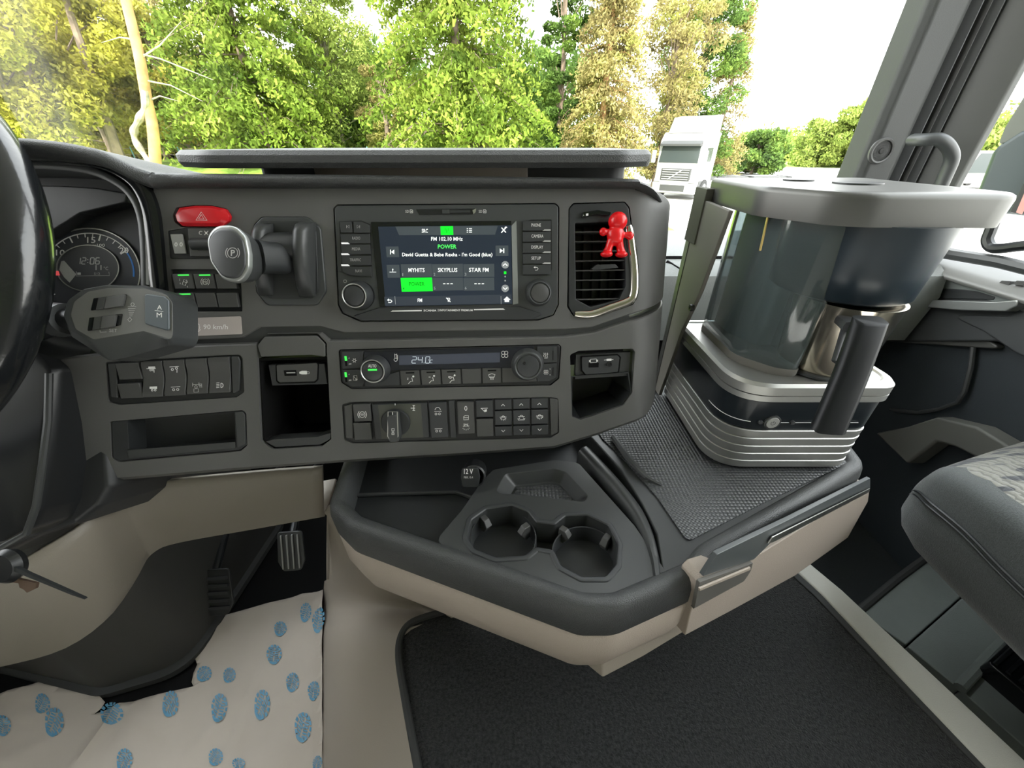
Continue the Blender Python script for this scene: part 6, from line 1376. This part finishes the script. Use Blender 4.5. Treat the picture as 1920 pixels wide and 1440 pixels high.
leafy('thicket', gx_(60, 33), 33, 6, 7, L_HEDGE, 'dark hedge far behind the grey leaning trunk', n=9000, blobs=30, size=.3, zlo=.0)
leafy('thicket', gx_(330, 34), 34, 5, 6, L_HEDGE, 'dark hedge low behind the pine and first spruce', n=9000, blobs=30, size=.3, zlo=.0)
# spruces and others
conifer(gx_(500, 21), 21, 13, 4.4, L_SPRUCE, 'broad bright green spruce left of the screen middle', nb=230, per=110, size=.15)
leafy('birch_tree', gx_(640, 25), 25, 9, 3.0, L_LIGHT, 'pale green birch between the two broad spruces', n=15000, blobs=60, size=.11, zlo=.02, bark=M_BIRCH)
leafy('twiggy_shrub', gx_(725, 24), 24, 4.6, 1.5, L_BROWN, 'low brown twiggy shrub between birch and tall spruce', n=5000, blobs=24, size=.1, zlo=.0)
conifer(gx_(865, 20), 20, 14, 4.3, L_SPRUCE, 'tallest broad spruce behind the raised dashboard shelf', nb=250, per=115, size=.15)
leafy('thicket', gx_(700, 33), 33, 5.5, 8, L_DEEP, 'deep green low growth far behind the birch', n=12000, blobs=40, size=.25, zlo=.0)
leafy('thicket', gx_(980, 33), 33, 6.0, 7, L_DEEP, 'deep green low growth far behind the tallest spruce', n=10000, blobs=40, size=.25, zlo=.0)
leafy('alder_tree', gx_(1045, 25), 25, 10, 1.7, L_DEEP, 'narrow dark green tree left of the brown larch', n=9000, blobs=50, size=.13, zlo=.0)
conifer(gx_(1125, 23), 23, 10.0, 2.5, L_BROWN, 'brown orange larch left of the white truck', nb=190, per=80, size=.12, bark=M_PINE)
leafy('mixed_tree', gx_(1238, 30), 30, 10.5, 3.3, L_BROWN, 'loose yellow brown tree behind the white truck', n=9000, blobs=56, size=.14, zlo=.1)
leafy('mixed_tree', gx_(1290, 34), 34, 12.5, 3.2, L_DEEP, 'tall green tree with brown edge above the white truck roof', n=15000, blobs=70, size=.16, zlo=.05)
conifer(gx_(1345, 36), 36, 11, 2.4, L_BROWN, 'thin brown conifer at the right end of the tree row', nb=110, per=55, size=.14)
# right side bushes
leafy('round_bush', gx_(1425, 45), 45, 3.9, 3.0, L_DEEP, 'round bright green bush beyond the lot right of the truck', n=9000, blobs=40, size=.22, zlo=.1, gz=0, cat='bush')
leafy('round_bush', gx_(1385, 48), 48, 3.4, 2.4, L_BROWN, 'yellowish bush left beside the round green bush', n=5000, blobs=24, size=.22, zlo=.1, gz=0, cat='bush')
leafy('lot_tree', gx_(1560, 62), 62, 5.4, 4.5, L_LIGHT, 'pale green low trees between bush and windscreen pillar', n=8000, blobs=40, size=.3, zlo=.0, gz=0)
leafy('lot_tree', gx_(1625, 58), 58, 7.5, 4.5, L_LIGHT, 'pale green tree next to the windscreen pillar', n=9000, blobs=40, size=.3, zlo=.0, gz=0)
leafy('lot_tree', gx_(1830, 70), 70, 5.0, 16, L_LIGHT, 'pale tree line seen through the side window', n=12000, blobs=60, size=.5, zlo=.0, gz=0, trunk=False)
leafy('lot_tree', gx_(1500, 90), 90, 3.6, 14, L_LIGHT, 'distant pale hedge beyond the parking lot', n=9000, blobs=50, size=.5, zlo=.0, gz=0, trunk=False)
# ================================================================== WHITE TRUCK
M_TW = mat('truck_white', (.33, .33, .32), .35); M_TG = mat('truck_grey', (.05, .052, .052), .5); M_TGL = mat('truck_glass', (.04, .05, .05), .15); M_TYRE = mat('tyre', (.02, .02, .02), .8)
TX = PY(1258, 370, 24.5); TX = V((TX.x, 24.5, 0)); AT = math.radians(-42)
TF = Frame(TX, V((math.cos(AT), math.sin(AT), 0)), V((0, 0, 1)))   # x right, y up, z towards the viewer
WT = thing('white_truck', 'white tractor truck parked on the pale lot in front of the trees', 'truck', TX, TF)
def tf(name, secs, m=M_TW, **k): return obj(name, add_ring_loft(newbm(), secs), m, WT, TF, **k)
def trr(x0, x1, y0, y1, z): return [V((x0, y0, z)), V((x1, y0, z)), V((x1, y1, z)), V((x0, y1, z))]
tf('cab', [trr(-1.25, 1.25, .55, 3.25, -2.2), trr(-1.25, 1.25, .55, 3.25, -.5), trr(-1.22, 1.22, .55, 2.9, -.12), trr(-1.18, 1.18, .6, 1.75, .02)], bevel=.06, seg=3)
tf('roof_deflector', [trr(-1.15, 1.15, 3.2, 4.05, -2.2), trr(-1.15, 1.15, 3.2, 3.95, -1.2), trr(-1.0, 1.0, 3.2, 3.25, -.4)], bevel=.08, seg=3)
tf('windscreen', [[V((-1.08, 1.82, .02)), V((1.08, 1.82, .02)), V((1.04, 2.6, -.10)), V((-1.04, 2.6, -.10))], [V((-1.08, 1.84, .05)), V((1.08, 1.84, .05)), V((1.04, 2.6, -.06)), V((-1.04, 2.6, -.06))]], M_TGL)
tf('sun_visor', [trr(-1.1, 1.1, 2.6, 2.72, .2), trr(-1.1, 1.1, 2.62, 2.86, -.1)], M_TG, bevel=.02)
tf('grille', [trr(-.85, .85, .95, 1.55, .02), trr(-.8, .8, 1.0, 1.5, .06)], M_TG)
for k in range(5): obj('grille_bar', box((0, 1.02+k*.115, .08), (1.5, .035, .03)), M_TW, WT, TF)
add = newbm(); add_box(add, (0, 1.25, .10), (.9, .05, .02), Matrix.Rotation(math.radians(33), 3, 'Z')); obj('grille_diagonal', add, M_TW, WT, TF)
tf('bumper', [trr(-1.25, 1.25, .3, .85, -.3), trr(-1.25, 1.25, .3, .85, .08), trr(-1.15, 1.15, .34, .8, .18)], bevel=.05, seg=3)
tf('lower_grille', [trr(-.7, .7, .42, .75, .17), trr(-.7, .7, .44, .73, .2)], M_TG)
for s in (-1, 1):
    tf('headlamp', [trr(s*1.0-.18, s*1.0+.18, .86, 1.02, .0), trr(s*1.0-.16, s*1.0+.16, .88, 1.0, .09)], MATS['pale_grey_plate'])
    obj('mirror', box((s*1.42, 2.1, .05), (.22, .62, .16)), M_TW, WT, TF, bevel=.04)
    for zz in (-1.1, -4.4):
        Mw = TF.M @ Matrix.Translation((s*1.17, .5, zz)) @ Matrix.Rotation(math.radians(90), 4, 'Y')
        wh = obj('wheel', lathe([(.0001, -.16), (.30, -.16), (.5, -.15), (.5, .15), (.30, .16), (.0001, .16)], 24, Mw), M_TYRE, WT, sharp=40)
        obj('wheel_rim', lathe([(.0001, -.18*-s*-1 if 0 else .17), (.28, .17), (.30, .15)], 24, Mw, caps=False), M_TW, wh, sharp=40)
        obj('wheel_rim', lathe([(.0001, -.17), (.28, -.17), (.30, -.15)], 24, Mw, caps=False), M_TW, wh, sharp=40)
obj('side_glass', box((1.26, 2.2, -1.0), (.03, .65, .8)), M_TGL, WT, TF); obj('step', box((1.2, .75, -.55), (.12, .4, .5)), M_TG, WT, TF)
obj('chassis', box((0, .75, -3.9), (1.0, .3, 3.6)), M_TG, WT, TF)
obj('side_skirt', box((1.15, .6, -2.8), (.08, .5, 1.6)), M_TW, WT, TF)
# low trailer parts on the lot
TR = thing('flatbed_trailer', 'low dark flatbed trailer standing far across the pale lot', 'trailer', (gx_(1420, 33), 33, 0))
bx0, bx1 = gx_(1352, 33), gx_(1492, 33)
for a, b in ((bx0, bx0+2.2), (bx0+2.6, bx0+5.0), (bx0+5.4, bx1)): obj('deck_section', box(((a+b)/2, 33, .62), (b-a, 2.0, .10)), M_TG, TR)
obj('chassis_beam', box(((bx0+bx1)/2, 33, .5), (bx1-bx0, .5, .1)), M_TG, TR)
for k in range(6):
    x = bx0+.6+k*1.25
    obj('wheel', lathe([(.0001, -.1), (.3, -.1), (.3, .1), (.0001, .1)], 16, Matrix.Translation((x, 32.2, .3)) @ Matrix.Rotation(math.radians(90), 4, 'X')), M_TYRE, TR)
def car(px, y, label, s=1.0, hgt=1.5):
    x = gx_(px, y); T = thing('parked_car', label, 'car', (x, y, 0))
    prof = [(-2.2, .35), (-2.25, .8), (-1.5, .95), (-.9, hgt), (1.1, hgt), (1.8, .95), (2.2, .85), (2.2, .35)]
    bm = newbm(); add_ring_loft(bm, [[V((x+a*s, y-.85, b)) for a, b in prof], [V((x+a*s, y+.85, b)) for a, b in prof]]); obj('body', bm, M_TW, T, bevel=.1, seg=3)
    obj('side_window', add_ring_loft(newbm(), [[V((x+a*s, y-.87, b)) for a, b in ((-1.2, 1.0), (-.8, hgt-.12), (1.0, hgt-.12), (1.4, 1.0))], [V((x+a*s, y-.84, b)) for a, b in ((-1.2, 1.0), (-.8, hgt-.12), (1.0, hgt-.12), (1.4, 1.0))]]), M_TGL, T)
    for a in (-1.35, 1.35): obj('wheel', lathe([(.0001, -.1), (.33, -.1), (.33, .1), (.0001, .1)], 16, Matrix.Translation((x+a*s, y-.8, .33)) @ Matrix.Rotation(math.radians(90), 4, 'X')), M_TYRE, T)
car(1803, 34, 'low white car parked on the lot seen through the side window')
car(1850, 31, 'tall white van beside the low white car', 1.0, 2.3)
# outside mirror by the passenger window
MR = thing('outside_mirror', 'large dark teal mirror housing outside the passenger window', 'mirror', PX(1880, 320, 1.32))
MF = Frame(PX(1880, 330, 1.32), V((.35, -.94, 0)), V((0, 0, 1)))
obj('mirror_housing', fpoly(MF, [(1925, 235), (1870, 272), (1858, 285), (1815, 395), (1960, 410), (1990, 300)], -.10, 0, .02, hp=0), mat('mirror_teal', (.02, .032, .034), .4), MR, MF, bevel=.015, seg=3)
obj('mirror_cap', fpoly(MF, [(1935, 150), (1880, 240), (1868, 270), (1990, 268)], -.10, -.005, .01, hp=0), mat('mirror_cap_grey', (.08, .085, .07), .5), MR, MF, bevel=.01)
obj('mirror_edge', fpoly(MF, [(1925, 330), (1893, 398), (1905, 400), (1945, 330)], 0, .006, .002), M_BLACK, MR, MF, bevel=.002)
obj('mirror_red_edge', fpoly(MF, [(1932, 335), (1905, 398), (1915, 402), (1950, 340)], .006, .009), mat('pink_edge', (.55, .25, .22), .5), MR, MF)
struct('trim_12', tube(spline([PX(1872, 395, 1.0), PX(1858, 432, 1.0), PX(1852, 452, 1.0), PX(1866, 466, 1.0), PX(1925, 460, 1.0), PX(2000, 455, 1.0)], 4), .010, 10), M_BLACK)
